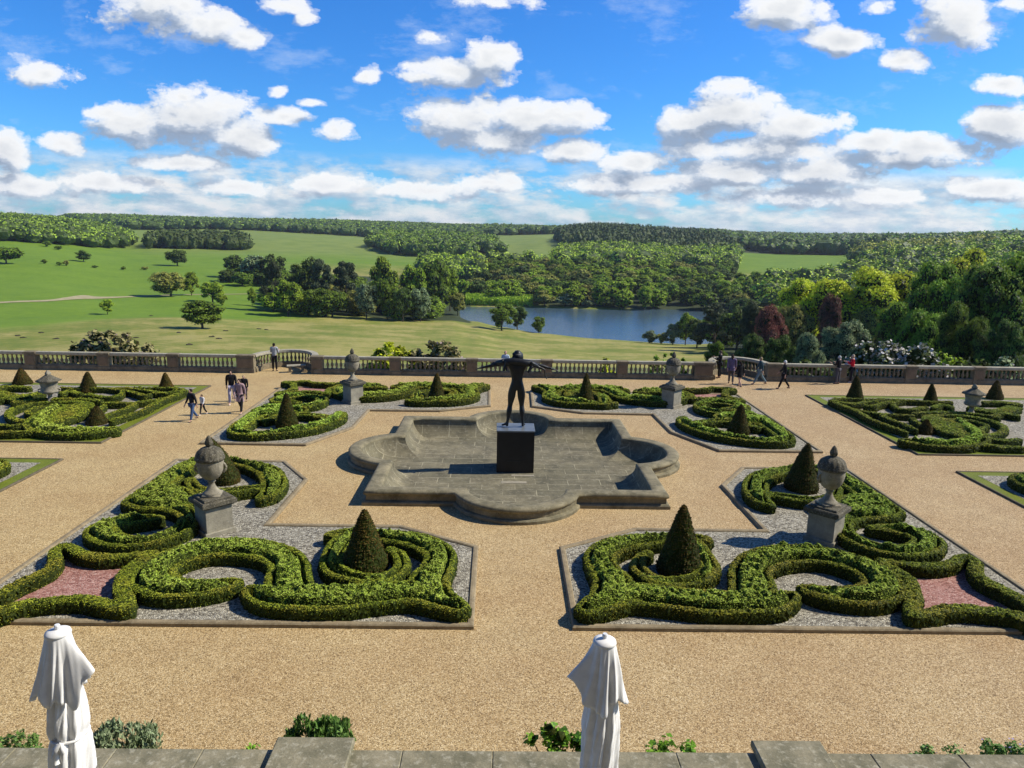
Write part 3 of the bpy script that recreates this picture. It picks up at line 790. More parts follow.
def leaf_mat(name, cs, **k): M[name] = m_leaf(name, *cs, **k); return M[name]
leaf_mat('lavender', [(.10, .14, .07), (.21, .28, .14), (.36, .42, .24)], trans=.1)
leaf_mat('greenleaf', [(.04, .12, .01), (.13, .32, .02), (.30, .52, .05)], trans=.2, var=.05)
leaf_mat('bluegreen', [(.04, .10, .02), (.11, .22, .04), (.22, .34, .08)], trans=.1)
M['bloom'] = m_plain('lilac_bloom', (.28, .24, .55), .8)
def ico_dirs(sub):
    bm = bmesh.new(); bmesh.ops.create_icosphere(bm, subdivisions=sub, radius=1)
    V = np.array([v.co[:] for v in bm.verts]); F = np.array([[v.index for v in f.verts] for f in bm.faces]); bm.free(); return V, F
ICO = ico_dirs(2)
def shrub(name, x, y, rx, ry, h, n, ls, mat, label, cat='plant', z=0.0, stems=True, up=.6, seed=0, bloom=None, group=None, elong=1.5):
    rg = np.random.default_rng(seed)
    root = tag(empty(name, (x, y, z)), label, cat, group)
    nb = max(16, int(rx*ry*30)) if ls < .13 and h < 2 else max(30, int(rx*ry*12)); nb = min(nb, 60)
    C = np.stack([rg.uniform(-.75, .75, nb)*rx, rg.uniform(-.75, .75, nb)*ry, rg.uniform(.45, .85, nb)*h], 1)
    C[:, 2] *= 1 - .45*((C[:, 0]/rx)**2 + (C[:, 1]/ry)**2)
    k = rg.integers(0, nb, n); d = rg.normal(size=(n, 3)); d /= np.linalg.norm(d, axis=1)[:, None]
    rr = rg.uniform(.25, 1, n)**.5
    br = min(.33*min(rx, ry), .5*h)*rg.uniform(.6, 1.2, nb)*(1 if ls < .1 else .95)
    P = C[k] + d*rr[:, None]*br[k][:, None]*np.array([1.1, 1.1, 1.0])
    P[:, 2] = np.abs(P[:, 2])+.01
    low = rg.uniform(0, 1, n) < .3; P[low, 2] *= rg.uniform(0, 1, low.sum())
    V, F = leaf_quads(P, ls, up=up, rg=rg, elong=elong, spike=elong > 2.5, out=d*.5); b = MB(); core = 0
    if ls > .1:
        for c, r_ in zip(C, br):
            q = ICO[0]*(1+rg.normal(size=(42, 1))*.15)*r_*.7 + c; q[:, 2] = np.maximum(q[:, 2], 0); b.add(q, ICO[1]); core += len(ICO[1])
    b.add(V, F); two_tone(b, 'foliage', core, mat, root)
    if stems:
        b = MB()
        for i in range(min(nb, 14)):
            b.tube([(C[i, 0]*.2, C[i, 1]*.2, -.05), (C[i, 0]*.7, C[i, 1]*.7, C[i, 2]*.5), tuple(C[i])], [.012*h+.006, .01*h+.004, .004], 5)
        b.build('stem', M['bark'], root)
    if bloom:
        m2, nbm, bs = bloom; kk = rg.integers(0, n, nbm); b = MB()
        V, F = leaf_quads(P[kk] + d[kk]*.06 + np.array([0, 0, .04]), bs, up=1, rg=rg, elong=1.2); b.add(V, F); b.build('blossom', m2, root)
    return root
M['bark'] = m_stone('bark', (.10, .075, .05), (.05, .04, .028), (.16, .13, .09), .4, 1.5)
def px_plant(px0, px1, pt, n, ls, mat, lb, seed, y=10.75, **k):
    p0, p1 = at(px0, 752, .9), at(px1, 752, .9); t = atD((px0+px1)/2, pt, y)
    s = y/10.0
    shrub('terrace_plant', (p0.x+p1.x)/2*s, y, (p1.x-p0.x)/2*s*1.3, .42, t.z*1.04, n, ls, mat, lb, seed=seed, **k)
px_plant(-30, 42, 733, 1700, .05, M['bluegreen'], 'dark green plant at the left end behind the parapet', 1)
px_plant(88, 176, 724, 2600, .045, M['lavender'], 'grey-green lavender bush behind the parapet', 2, elong=3.0)
px_plant(288, 364, 717, 2600, .05, M['bluegreen'], 'spiky dark green bush behind the left pier cap', 3, elong=3.0)
px_plant(528, 592, 727, 420, .12, M['greenleaf'], 'glossy bright-leaved plant beside the right parasol', 4)
px_plant(652, 694, 739, 260, .09, M['greenleaf'], 'small bright-leaved plant right of the right parasol', 5)
px_plant(906, 1040, 745, 2600, .05, M['bluegreen'], 'low plant with lilac flowers at the right end of the parapet', 6, bloom=(M['bloom'], 60, .04))
px_plant(245, 262, 745, 80, .06, M['greenleaf'], 'tiny weed at the left foot of the pier cap', 7, stems=False)

# ================================================================== PARASOLS (folded, white)
def parasol(px, py, y, label, seed, wings, tied):
    rg = np.random.default_rng(seed)
    top = atD(px, py, y); z0 = .45; H = top.z - z0
    root = tag(empty('folded_parasol', (top.x, y, z0)), label, 'parasol', 'folded white parasols')
    b = MB(); b.lathe([(.30, .0), (.30, .04), (.06, .07), (.05, .3)], 20); b.build('base', M['whitemetal'], root)
    b = MB(); b.tube([(0, 0, 0), (0, 0, H-.03)], .024, 10); b.build('pole', M['whitemetal'], root)
    b = MB(); b.lathe([(.032, H-.06), (.038, H-.04), (.038, H), (.03, H+.015)], 12); b.build('finial', M['whitemetal'], root)
    # small round crown cap
    b = MB(); b.lathe([(.035, H-.05), (.10, H-.062), (.155, H-.085), (.165, H-.12), (.15, H-.13)], 28); b.build('crown_cap', M['canvas'], root, True)
    # upper valance: deep folds with flung out corners
    def cloth(name, rows, seg, rad):
        V = []
        for j in range(rows+1):
            for k in range(seg): V.append(rad(j/rows, 2*math.pi*k/seg))
        F = [[j*seg+k, (j+1)*seg+k, (j+1)*seg+(k+1) % seg, j*seg+(k+1) % seg] for j in range(rows) for k in range(seg)]
        b = MB(); b.add(V, F); o = b.build(name, M['canvas'], root, True)
        md = o.modifiers.new('thickness', 'SOLIDIFY'); md.thickness = .008
        return o
    ph = rg.uniform(0, 6, 6)
    def skirt(f, a):
        r = .150 + .10*f + .075*f*(abs(math.sin(a*4+ph[0]))-.5) + .03*f*math.sin(a*13+ph[1]+3*f) + .010*math.sin(a*23+f*9)*f
        drop = .82 + .10*math.sin(a*3+ph[2])
        for (wa, ww, wr, wd) in wings:
            g = math.exp(-(((a-wa+math.pi) % (2*math.pi)-math.pi)/ww)**2)
            r += wr*g*f**1.1; drop += wd*g
        return (r*math.cos(a), r*math.sin(a), H-.10-drop*f)
    cloth('upper_canopy', 22, 120, skirt)
    def lower(f, a):
        r = .15 + .09*min(1, f*2) + .055*(abs(math.sin(a*4+ph[3]+f*1.5))-.5) + .014*math.sin(a*13+ph[4]+f*8) + .006*math.sin(a*29+f*40)
        if tied:
            r -= .035*math.exp(-((f-.62)/.05)**2); r += .06*max(0, f-.6)
        return (r*math.cos(a), r*math.sin(a), H-.55-1.75*f)
    cloth('lower_canopy', 40, 110, lower)
    if tied:
        zt = H-.55-1.75*.62; V = []
        b = MB(); pts = [((.235+.01*math.sin(6*t))*math.cos(t), (.235+.01*math.sin(6*t))*math.sin(t), zt+.02*math.sin(t)) for t in [i*2*math.pi/40 for i in range(41)]]
        b.tube(pts, .02, 6); b.tube([(.03, -.25, zt), (-.02, -.29, zt-.05), (-.05, -.28, zt-.17), (-.04, -.27, zt-.28)], [.03, .045, .05, .055], 8)
        b.tube([(.03, -.25, zt), (.06, -.28, zt-.04), (.07, -.28, zt-.12)], [.02, .03, .035], 8); b.build('tie', M['canvas'], root, True)
    return root
parasol(57, 625.5, 9.0, 'folded white parasol tied with a knotted strap at the left of the parapet', 3, [(-.25, .30, .27, -.25), (-.75, .20, .10, .15), (3.5, .35, .14, .1), (-1.9, .3, .03, .25)], True)
parasol(605, 634.5, 9.0, 'folded white parasol with loose hanging cloth right of centre', 8, [(3.35, .32, .24, -.25), (-.35, .3, .12, .0), (-1.5, .4, .03, .2)], False)

# ================================================================== PEOPLE
M['skin'] = m_plain('skin', (.52, .32, .24), .6, .3, 0, .08)
PM = {}
def fab(c, rough=.85):
    if c not in PM: PM[c] = m_plain('cloth_%d' % len(PM), c, rough, .2, 0, .18, 14)
    return PM[c]
SKIN_JOBS = []
def skin_obj(name, verts, edges, mat, parent, levels=2, root=0):
    me = bpy.data.meshes.new(name); me.from_pydata([v[:3] for v in verts], edges, [])
    o = bpy.data.objects.new(name, me); COL.objects.link(o); o.parent = parent; me.materials.append(mat)
    sk = o.modifiers.new('skin', 'SKIN'); sk.use_smooth_shade = True
    me.skin_vertices[0] if me.skin_vertices else None
    for i, v in enumerate(verts):
        r = v[3]; r = (r, r) if not hasattr(r, '__len__') else r
        me.skin_vertices[0].data[i].radius = r
        me.skin_vertices[0].data[i].use_root = (i == root)
    ss = o.modifiers.new('sub', 'SUBSURF'); ss.levels = levels; ss.render_levels = levels
    SKIN_JOBS.append(o); return o

class Rig:
    """joints of a standing figure of height H facing +Y"""
    def __init__(s, H, leg=(0, 0), knee=(0, 0), arm=((0, .12), (0, .12)), elbow=(.25, .25), lean=0.0, nod=0.0, fold=None):
        s.H = H; J = {}
        def rotx(v, a): c, q = math.cos(a), math.sin(a); return Vector((v.x, c*v.y - q*v.z, q*v.y + c*v.z))
        hip = Vector((0, 0, .525))
        J['pelvis'] = hip; J['waist'] = hip + rotx(Vector((0, 0, .085)), -lean*.4); J['chest'] = hip + rotx(Vector((0, 0, .20)), -lean)
        J['neck0'] = hip + rotx(Vector((0, 0, .305)), -lean); J['neck1'] = J['neck0'] + rotx(Vector((0, .008, .035)), -lean-nod)
        J['head'] = J['neck1'] + rotx(Vector((0, .012, .055)), -lean-nod); J['crown'] = J['head'] + rotx(Vector((0, -.006, .052)), -lean-nod)
        J['nose'] = J['head'] + rotx(Vector((0, .055, -.005)), -lean-nod); J['hd'] = rotx(Vector((0, 0, 1)), -lean-nod)
        for i, sd_ in ((0, -1), (1, 1)):
            S = J['neck0'] + Vector((sd_*.108, 0, -.012)); J['sh%d' % i] = S
            sw, ab = arm[i]; d = Vector((sd_*math.sin(ab), math.sin(sw)*math.cos(ab), -math.cos(sw)*math.cos(ab))).normalized()
            E = S + d*.172; J['el%d' % i] = E
            e = elbow[i]; d2 = Vector((d.x*.6, d.y*math.cos(e) - d.z*math.sin(e), d.z*math.cos(e) + d.y*math.sin(e))).normalized()
            if ab > 1.2: d2 = (d + Vector((0, .1, elbow[i]))).normalized()
            W = E + d2*.148; J['wr%d' % i] = W; J['hd%d' % i] = d2
            h = hip + Vector((sd_*.052, 0, -.02)); J['hip%d' % i] = h
            la = leg[i]; spread = .03
            dl = Vector((sd_*spread, math.sin(la), -math.cos(la))).normalized(); K = h + dl*.235; J['kn%d' % i] = K
            lk = la - knee[i]; dk = Vector((sd_*.01, math.sin(lk), -math.cos(lk))).normalized(); A = K + dk*.235; J['an%d' % i] = A
            J['ft'+str(i)] = Vector((A.x, A.y, A.z)) + Vector((sd_*.015, .085, -.028)); J['he'+str(i)] = A + Vector((0, -.02, -.03))
        low = min(J['he0'].z, J['he1'].z, J['ft0'].z, J['ft1'].z) - .012
        for k in J:
            if k not in ('hd', 'hd0', 'hd1'): J[k] = (J[k] - Vector((0, 0, low)))*H
        s.J = J
def hand_verts(V, E, wrist_i, W, d, H, sd_, curl=.5, k=1.0):
    """palm with four curled fingers and a thumb leaving its side"""
    d = d.normalized(); side = d.cross(Vector((0, 0, 1)))
    if side.length < .2: side = Vector((0, 1, 0))
    side.normalize(); pal = d.cross(side).normalized()
    p = W + d*.045*H; V.append((*p, (.021*H, .012*H))); pi = len(V)-1; E.append((wrist_i, pi))
    for f in range(4):
        o = side*(f-1.5)*.0115*H; ln = (.044, .050, .047, .038)[f]*H
        a = p + o + d*.014*H; b = a + d*ln*.5; c = b + (d*math.cos(curl)+pal*math.sin(curl))*ln*.5
        i = len(V); V += [(*a, .0055*H), (*b, .0052*H), (*c, .0045*H)]; E += [(pi, i), (i, i+1), (i+1, i+2)]
    a = W + d*.020*H + side*.020*H*k; b = a + (d*.8+side*.6*k).normalized()*.022*H; i = len(V)
    V += [(*a, .0065*H), (*b, .0055*H)]; E += [(wrist_i, i), (i, i+1)]
def body(parent, rig, mat, H, fat=1.0, name='body', hands=True, levels=2):
    J = rig.J; V = []; E = []; ix = {}
    def add(k, r, prev=None):
        V.append((*J[k], (r[0]*H*fat, r[1]*H*fat) if hasattr(r, '__len__') else r*H*fat)); ix[k] = len(V)-1
        if prev: E.append((ix[prev], ix[k]))
    add('pelvis', (.078, .056)); add('waist', (.068, .046), 'pelvis'); add('chest', (.088, .058), 'waist'); add('neck0', (.060, .042), 'chest')
    add('neck1', .030, 'neck0'); add('head', (.044, .050), 'neck1'); add('crown', (.036, .042), 'head')
    add('nose', .010, 'head')
    for i in (0, 1):
        add('sh%d' % i, .034, 'neck0'); add('el%d' % i, .024, 'sh%d' % i); add('wr%d' % i, .016, 'el%d' % i)
        if hands: hand_verts(V, E, ix['wr%d' % i], J['wr%d' % i], J['hd%d' % i], H, i)
        add('hip%d' % i, .052, 'pelvis'); add('kn%d' % i, .034, 'hip%d' % i); add('an%d' % i, .021, 'kn%d' % i)
        add('ft%d' % i, (.020, .014), 'an%d' % i)
    return skin_obj(name, V, E, mat, parent, levels)
def chain(name, rig, spec, edges, mat, parent, H, levels=2):
    V = []
    for k, r in spec:
        p = rig.J[k] if isinstance(k, str) else (rig.J[k[0]]*(1-k[2]) + rig.J[k[1]]*k[2])
        V.append((*p, (r[0]*H, r[1]*H) if hasattr(r, '__len__') else r*H))
    return skin_obj(name, V, edges, mat, parent, levels)
def person(px, py, top, heading, label, jacket, legs, hair, shoes=(.02, .02, .022), pose={}, coat=0.0, legwear='trousers', Hmax=1.86, longhair=False, z=0.0, bag=None, fat=1.0, pos=None, group=None):
    p = at(px, py, z) if pos is None else Vector(pos)
    H = min(Hmax, atD(top[0], top[1], p.y).z - z)*1.0
    H = max(H, .95)
    rig = Rig(H, **pose); J = rig.J
    root = tag(empty('person', (p.x, p.y, z), heading), label, 'person', group)
    body(root, rig, M['skin'], H, .97*fat)
    k = 1.0*fat
    sp = [('pelvis', (.086*k, .066*k)), ('waist', (.080*k, .060*k)), ('chest', (.098*k, .070*k)), ('neck0', (.070*k, .052*k)),
          ('sh0', .043*k), ('el0', .034*k), (('el0', 'wr0', .85), .026*k), ('sh1', .043*k), ('el1', .034*k), (('el1', 'wr1', .85), .026*k)]
    ed = [(0, 1), (1, 2), (2, 3), (3, 4), (4, 5), (5, 6), (3, 7), (7, 8), (8, 9)]
    chain('coat' if coat else 'jacket', rig, sp, ed, fab(jacket), root, H)
    if coat:
        b = MB(); z1 = J['pelvis'].z+.06*H; z0 = z1 - coat*H
        b.lathe([(.115*H*fat, z0), (.108*H*fat, (z0+z1)/2), (.088*H*fat, z1)], 18, fx=lambda a, q: 1+.04*math.sin(5*a)-.18*abs(math.sin(a))); b.build('skirt', fab(jacket), root, True)
    if legwear == 'trousers':
        sp = [('pelvis', (.082*k, .062*k)), ('hip0', .058*k), ('kn0', .042*k), (('kn0', 'an0', .95), .034*k), ('hip1', .058*k), ('kn1', .042*k), (('kn1', 'an1', .95), .034*k)]
        chain('trousers', rig, sp, [(0, 1), (1, 2), (2, 3), (0, 4), (4, 5), (5, 6)], fab(legs), root, H)
    for i in (0, 1):
        sp = [('he%d' % i, (.024, .020)), (('he%d' % i, 'ft%d' % i, .5), (.025, .020)), ('ft%d' % i, (.024, .016))]
        chain('shoe', rig, sp, [(0, 1), (1, 2)], fab(shoes), root, H, 1)
    hc = J['head'] + rig.J['hd']*.012*H - Vector((0, .008*H, 0))
    b = MB(); V = []; F = []
    for j in range(8):
        th = j/7*math.pi*(.62 if not longhair else .66)
        for q in range(16):
            a = 2*math.pi*q/16; fr = 1.0 if math.sin(a) < .3 else .93
            V.append((hc.x+.049*H*math.sin(th)*math.cos(a)*fr, hc.y+.054*H*math.sin(th)*math.sin(a)*fr - .006*H, hc.z+.060*H*math.cos(th) - (.02*H if math.sin(a) < -.2 and j > 5 else 0) + (.012*H if math.sin(a) > .4 and j > 5 else 0)))
    F = [[j*16+q, (j+1)*16+q, (j+1)*16+(q+1) % 16, j*16+(q+1) % 16] for j in range(7) for q in range(16)]
    b.add(V, F)
    if longhair: b.tube([tuple(hc+Vector((0, -.03*H, 0))), tuple(hc+Vector((0, -.045*H, -.05*H))), tuple(hc+Vector((0, -.045*H, -.12*H)))], [.042*H, .045*H, .025*H], 10)
    b.build('hair', fab(hair), root, True)
    return root, rig
W1 = dict(leg=(.28, -.30), knee=(.05, .35), arm=((-.3, .06), (.3, .06)), elbow=(.15, .25))
W2 = dict(leg=(-.28, .26), knee=(.35, .05), arm=((.3, .12), (-.3, .12)), elbow=(.35, .2))
ST = dict(leg=(.02, -.02), knee=(.0, .0), arm=((.05, .12), (.05, .12)), elbow=(.3, .3))
FD = dict(leg=(.03, -.03), knee=(0, 0), arm=((.35, .05), (.35, .05)), elbow=(1.6, 1.6))
LFT = R(90)
person(193, 421, (192, 388), R(150), 'man in a dark padded jacket and blue jeans walking past the left outer bed', (.015, .018, .025), (.05, .09, .20), (.03, .022, .018), pose=W1)
person(203, 415, (200, 394), R(160), 'small child in a white top and dark trousers beside the man', (.60, .60, .62), (.02, .02, .025), (.04, .028, .02), shoes=(.7, .7, .7), pose=W2, Hmax=1.15)
person(241, 413, (239, 378), R(175), 'woman in a dusty pink knee-length coat, black trousers and white shoes', (.38, .25, .26), (.02, .02, .022), (.035, .025, .02), shoes=(.75, .72, .74), coat=.24, pose=W1, longhair=True)
r_, rg_ = person(232.5, 404, (232, 368), R(195), 'tall person in black carrying a dark handbag, with pale lilac trousers', (.012, .012, .014), (.42, .38, .46), (.02, .016, .014), shoes=(.6, .58, .6), coat=0, pose=W2, longhair=True)
wp = rg_.J['wr0']
root = tag(empty('handbag', tuple(r_.matrix_basis @ (wp + Vector((-.02, .02, -.38))))), 'dark handbag hanging from the hand of the person in black', 'handbag')
b = MB(); b.box(-.13, .13, -.05, .05, 0, .22, bev=.02); b.build('bag', fab((.02, .02, .02)), root)
b = MB(); b.tube([(-.09, 0, .2), (-.05, 0, .32), (0, 0, .36), (.05, 0, .32), (.09, 0, .2)], .008, 5); b.build('strap', fab((.02, .02, .02)), root)
person(245, 401, (242.5, 375), R(185), 'blond person in a black vest half hidden behind the pink coat', (.02, .02, .022), (.03, .03, .035), (.40, .28, .16), pose=ST)
person(275, 371, (275, 341), R(5), 'man in a light grey hoodie and black trousers looking out from the left bay', (.34, .36, .38), (.015, .015, .017), (.02, .015, .012), pose=FD)
person(719, 378, (719, 350), R(60), 'person all in black standing at the inside corner of the right bay', (.012, .013, .015), (.012, .012, .014), (.10, .07, .05), pose=FD, coat=.1)
person(730.5, 384, (732, 351), R(-20), 'tall person in a muted purple top talking by the right bay', (.16, .12, .20), (.10, .085, .08), (.05, .03, .02), pose=W1, coat=.12, longhair=True, Hmax=1.95)
person(739, 387, (740, 361), R(20), 'woman in a short black dress with bare legs', (.013, .013, .015), (0, 0, 0), (.03, .02, .015), pose=W2, coat=.2, legwear='none', longhair=True)
person(759, 384.5, (761, 354), R(80), 'fair-haired man in a teal top and faded jeans striding left', (.03, .07, .09), (.16, .24, .28), (.35, .26, .16), shoes=(.12, .06, .05), pose=dict(leg=(.45, -.42), knee=(.05, .25), arm=((-.3, .12), (.3, .12)), elbow=(.2, .3)))
person(783, 389, (785, 358), R(75), 'white-haired person in a black jacket walking past the right pier', (.014, .014, .016), (.014, .014, .016), (.75, .73, .68), pose=dict(leg=(.36, -.3), knee=(.05, .3), arm=((-.2, .12), (.3, .12)), elbow=(.3, .5)))
person(837, 384, (837.5, 354), R(35), 'grey-haired person in a black jacket and grey trousers by the balustrade', (.014, .014, .02), (.09, .09, .105), (.55, .54, .52), pose=FD)
person(850.5, 382.5, (849.5, 354), R(70), 'person in a bright red jacket by the right balustrade', (.62, .015, .035), (.02, .02, .03), (.55, .42, .30), shoes=(.4, .4, .42), pose=FD, fat=1.08)
M['rough'] = m_leaf('rough_grass', (.09, .12, .03), (.16, .175, .055), (.22, .20, .09), .05, .1, vs=6, ns=.8)
# someone on the grass walk just below the middle balustrade
tag(poly_sheet('lower_walk', [(-70, 46.25), (70, 46.25), (70, 51.5), (-70, 51.5)], -.30, M['rough']), 'grass walk just outside the balustrade', 'grass', kind='structure')
person(506, 352, (506, 348.5), R(180), 'person in a pale blue top standing just outside the balustrade behind the statue', (.45, .52, .60), (.05, .05, .08), (.45, .25, .18), pose=FD, z=-.30, pos=(-.28, 46.75, -.30))

# ================================================================== STATUE
fz = STZ; Hs = (atD(516, 351, PY0).z - fz)*1.02
root = tag(empty('bronze_statue', (PX0+.02, PY0, fz), 0), 'dark bronze nude with arms outstretched under a leopard, standing on the black plinth', 'statue')
rig = Rig(Hs, leg=(0, 0), knee=(0, 0), arm=((.0, 1.42), (.0, 1.44)), elbow=(-.10, -.16), nod=.30, lean=.02)
J = rig.J
# stance: feet apart
for i, dx, dy in ((0, -.115, -.01), (1, .085, .0)):
    J['an%d' % i].x = dx*Hs; J['kn%d' % i].x = (J['hip%d' % i].x*.45 + dx*Hs*.5); J['kn%d' % i].y += .03*Hs
    J['ft%d' % i] = J['an%d' % i] + Vector(((-.07 if i == 0 else .02)*Hs, (.03 if i == 0 else .07)*Hs, -.028*Hs)); J['he%d' % i] = J['an%d' % i] + Vector((0, -.02, -.03))*Hs
V = []; E = []; ix = {}
def add(k, r, prev=None, off=None):
    p = J[k] if isinstance(k, str) else (J[k[0]]*(1-k[2]) + J[k[1]]*k[2] + (Vector(k[3])*Hs if len(k) > 3 else Vector()))
    V.append((*p, (r[0]*Hs, r[1]*Hs) if hasattr(r, '__len__') else r*Hs)); ix[k] = len(V)-1
    if prev is not None: E.append((ix[prev], ix[k]))
add('pelvis', (.078, .062)); add('waist', (.064, .048), 'pelvis'); add('chest', (.104, .066), 'waist'); add('neck0', (.078, .052), 'chest')
add('neck1', .034, 'neck0'); add('head', (.046, .050), 'neck1'); add('crown', (.036, .040), 'head'); add('nose', .010, 'head')
for i in (0, 1):
    s = str(i); add('sh'+s, .045, 'neck0'); m1 = ('sh'+s, 'el'+s, .45); add(m1, .036, 'sh'+s); add('el'+s, .023, m1)
    m2 = ('el'+s, 'wr'+s, .35); add(m2, .024, 'el'+s); add('wr'+s, .014, m2); hand_verts(V, E, ix['wr'+s], J['wr'+s], J['hd'+s], Hs, i, .35)
    add('hip'+s, .050, 'pelvis'); m3 = ('hip'+s, 'kn'+s, .45, (0, .004, 0)); add(m3, .055, 'hip'+s); add('kn'+s, .030, m3)
    m4 = ('kn'+s, 'an'+s, .3, (0, -.012, 0)); add(m4, .039, 'kn'+s); m5 = ('kn'+s, 'an'+s, .65, (0, -.004, 0)); add(m5, .023, m4); add('an'+s, .017, m5)
    add('he'+s, (.018, .014), 'an'+s); add('ft'+s, (.022, .012), 'an'+s)
skin_obj('figure', V, E, M['bronze'], root, 3)
nk = J['neck0']; hdv = J['head']
# long wavy hair
b = MB(); 
for q in range(16):
    a = math.pi*(1.02+.96*q/15); r = .045*Hs
    b.tube([tuple(hdv+Vector((r*.55*math.cos(a), r*.5*math.sin(a), .045*Hs))), tuple(hdv+Vector((r*1.15*math.cos(a), r*1.1*math.sin(a), .015*Hs))),
            tuple(hdv+Vector((r*1.35*math.cos(a), r*1.3*math.sin(a), -.03*Hs))), tuple(hdv+Vector((r*1.2*math.cos(a)+.006*Hs*math.sin(q*2), r*1.2*math.sin(a), -.085*Hs)))], [.014*Hs, .018*Hs, .016*Hs, .008*Hs], 7)
b.lathe([(.001, .068*Hs), (.03*Hs, .062*Hs), (.050*Hs, .035*Hs), (.054*Hs, 0)], 16); 
Vv = b.v[-3:]; 
for arr in b.v[-3:]: arr += np.array([hdv.x, hdv.y-.008*Hs, hdv.z])
b.build('hair', M['bronze'], root, True)
# leopard lying across the shoulders and arms
P = lambda x, y, z: Vector((x, y, z - .15*max(0, abs(x)-.10) + .012*math.sin(x*38)))*Hs + nk
lv = [(*P(0, -.055, .015), (.050*Hs, .046*Hs)), (*P(-.11, -.045, .022), (.060*Hs, .048*Hs)), (*P(-.20, -.02, .02), .046*Hs), (*P(-.26, .015, .005), .028*Hs), (*P(-.31, .03, -.02), (.028*Hs, .024*Hs)), (*P(-.345, .04, -.032), .014*Hs),
      (*P(.10, -.045, .010), (.058*Hs, .046*Hs)), (*P(.20, -.03, -.005), .044*Hs), (*P(.26, -.02, -.025), .022*Hs), (*P(.32, -.02, -.035), .014*Hs), (*P(.345, -.02, -.06), .009*Hs), (*P(.35, -.02, -.14), .007*Hs), (*P(.375, -.02, -.175), .007*Hs),
      (*P(.17, -.07, -.045), .022*Hs), (*P(.13, -.085, -.10), .014*Hs), (*P(-.15, -.07, -.03), .022*Hs), (*P(-.17, -.08, -.09), .014*Hs),
      (*P(-.30, .04, .012), .008*Hs), (*P(-.29, .01, .014), .008*Hs)]
skin_obj('leopard', lv, [(0, 1), (1, 2), (2, 3), (3, 4), (4, 5), (0, 6), (6, 7), (7, 8), (8, 9), (9, 10), (10, 11), (11, 12), (7, 13), (13, 14), (1, 15), (15, 16), (4, 17), (4, 18)], M['bronze'], root, 3)

# bake skin figures to plain meshes
bpy.context.view_layer.update()
dg = bpy.context.evaluated_depsgraph_get()
new = [(o, bpy.data.meshes.new_from_object(o.evaluated_get(dg), depsgraph=dg)) for o in SKIN_JOBS]
for o, me in new:
    o.modifiers.clear(); o.data = me
    me.polygons.foreach_set('use_smooth', np.ones(len(me.polygons), bool))

# country house behind the viewpoint: unseen, added to hold sky light off the garden
root = tag(empty('unseen_house', (0, -3.0, .45)), 'tall pale stone country house with rows of sash windows behind the camera, unseen, added to shade the terrace', 'house')
M['ashlar'] = m_stone('ashlar', (.30, .24, .16), (.20, .165, .11), (.38, .31, .22), .3, .5)
b = MB(); WX = [-34+4.25*i for i in range(17)]; FL_ = [(1.0, 4.4), (7.2, 10.6), (13.0, 15.4)]
zz = [0] + [v for p in FL_ for v in p] + [18.5]
b.box(-38, 38, -14, -.5, 0, 18.5)
for i in range(0, len(zz)-1):
    if i % 2 == 0: b.box(-38, 38, -.497, 0, zz[i], zz[i+1])
    else:
        ed = [-38] + [v for x in WX for v in (x-.75, x+.75)] + [38]
        for a_, c_ in zip(ed[::2], ed[1::2]): b.box(a_, c_, -.497, -.002, zz[i]-.001, zz[i+1]+.001)
b.build('wall', M['ashlar'], root)
M['pane'] = m_plain('window_glass', (.02, .025, .03), .08, .5)
wf = MB(); wf.box(-.75, .75, -.30, -.22, 0, .07); wf.box(-.75, .75, -.30, -.22, 3.3, 3.4); wf.box(-.75, -.68, -.30, -.22, .07, 3.3); wf.box(.68, .75, -.30, -.22, .07, 3.3); wf.box(-.68, .68, -.29, -.23, 1.65, 1.72); wf.box(-.02, .02, -.29, -.23, .07, 1.65); wf.box(-.02, .02, -.29, -.23, 1.72, 3.3)
wfm = wf.mesh('window', M['whitemetal']); gp = MB(); gp.box(-.68, .68, -.275, -.265, .07, 3.3); gpm = gp.mesh('pane', M['pane'])
for (z0_, z1_) in FL_:
    for x in WX:
        o = link_mesh('window', wfm, None, root); o.location = (x, 0, z0_); o.scale = (1, 1, (z1_-z0_)/3.4)
        g = link_mesh('pane', gpm, None, o)
b = MB(); b.box(-38.5, 38.5, -14.5, .55, 18.5, 19.2, bev=.2); b.box(-38, 38, -14, 0, 19.2, 20.2, bev=.1); b.build('cornice', M['ashlar'], root)
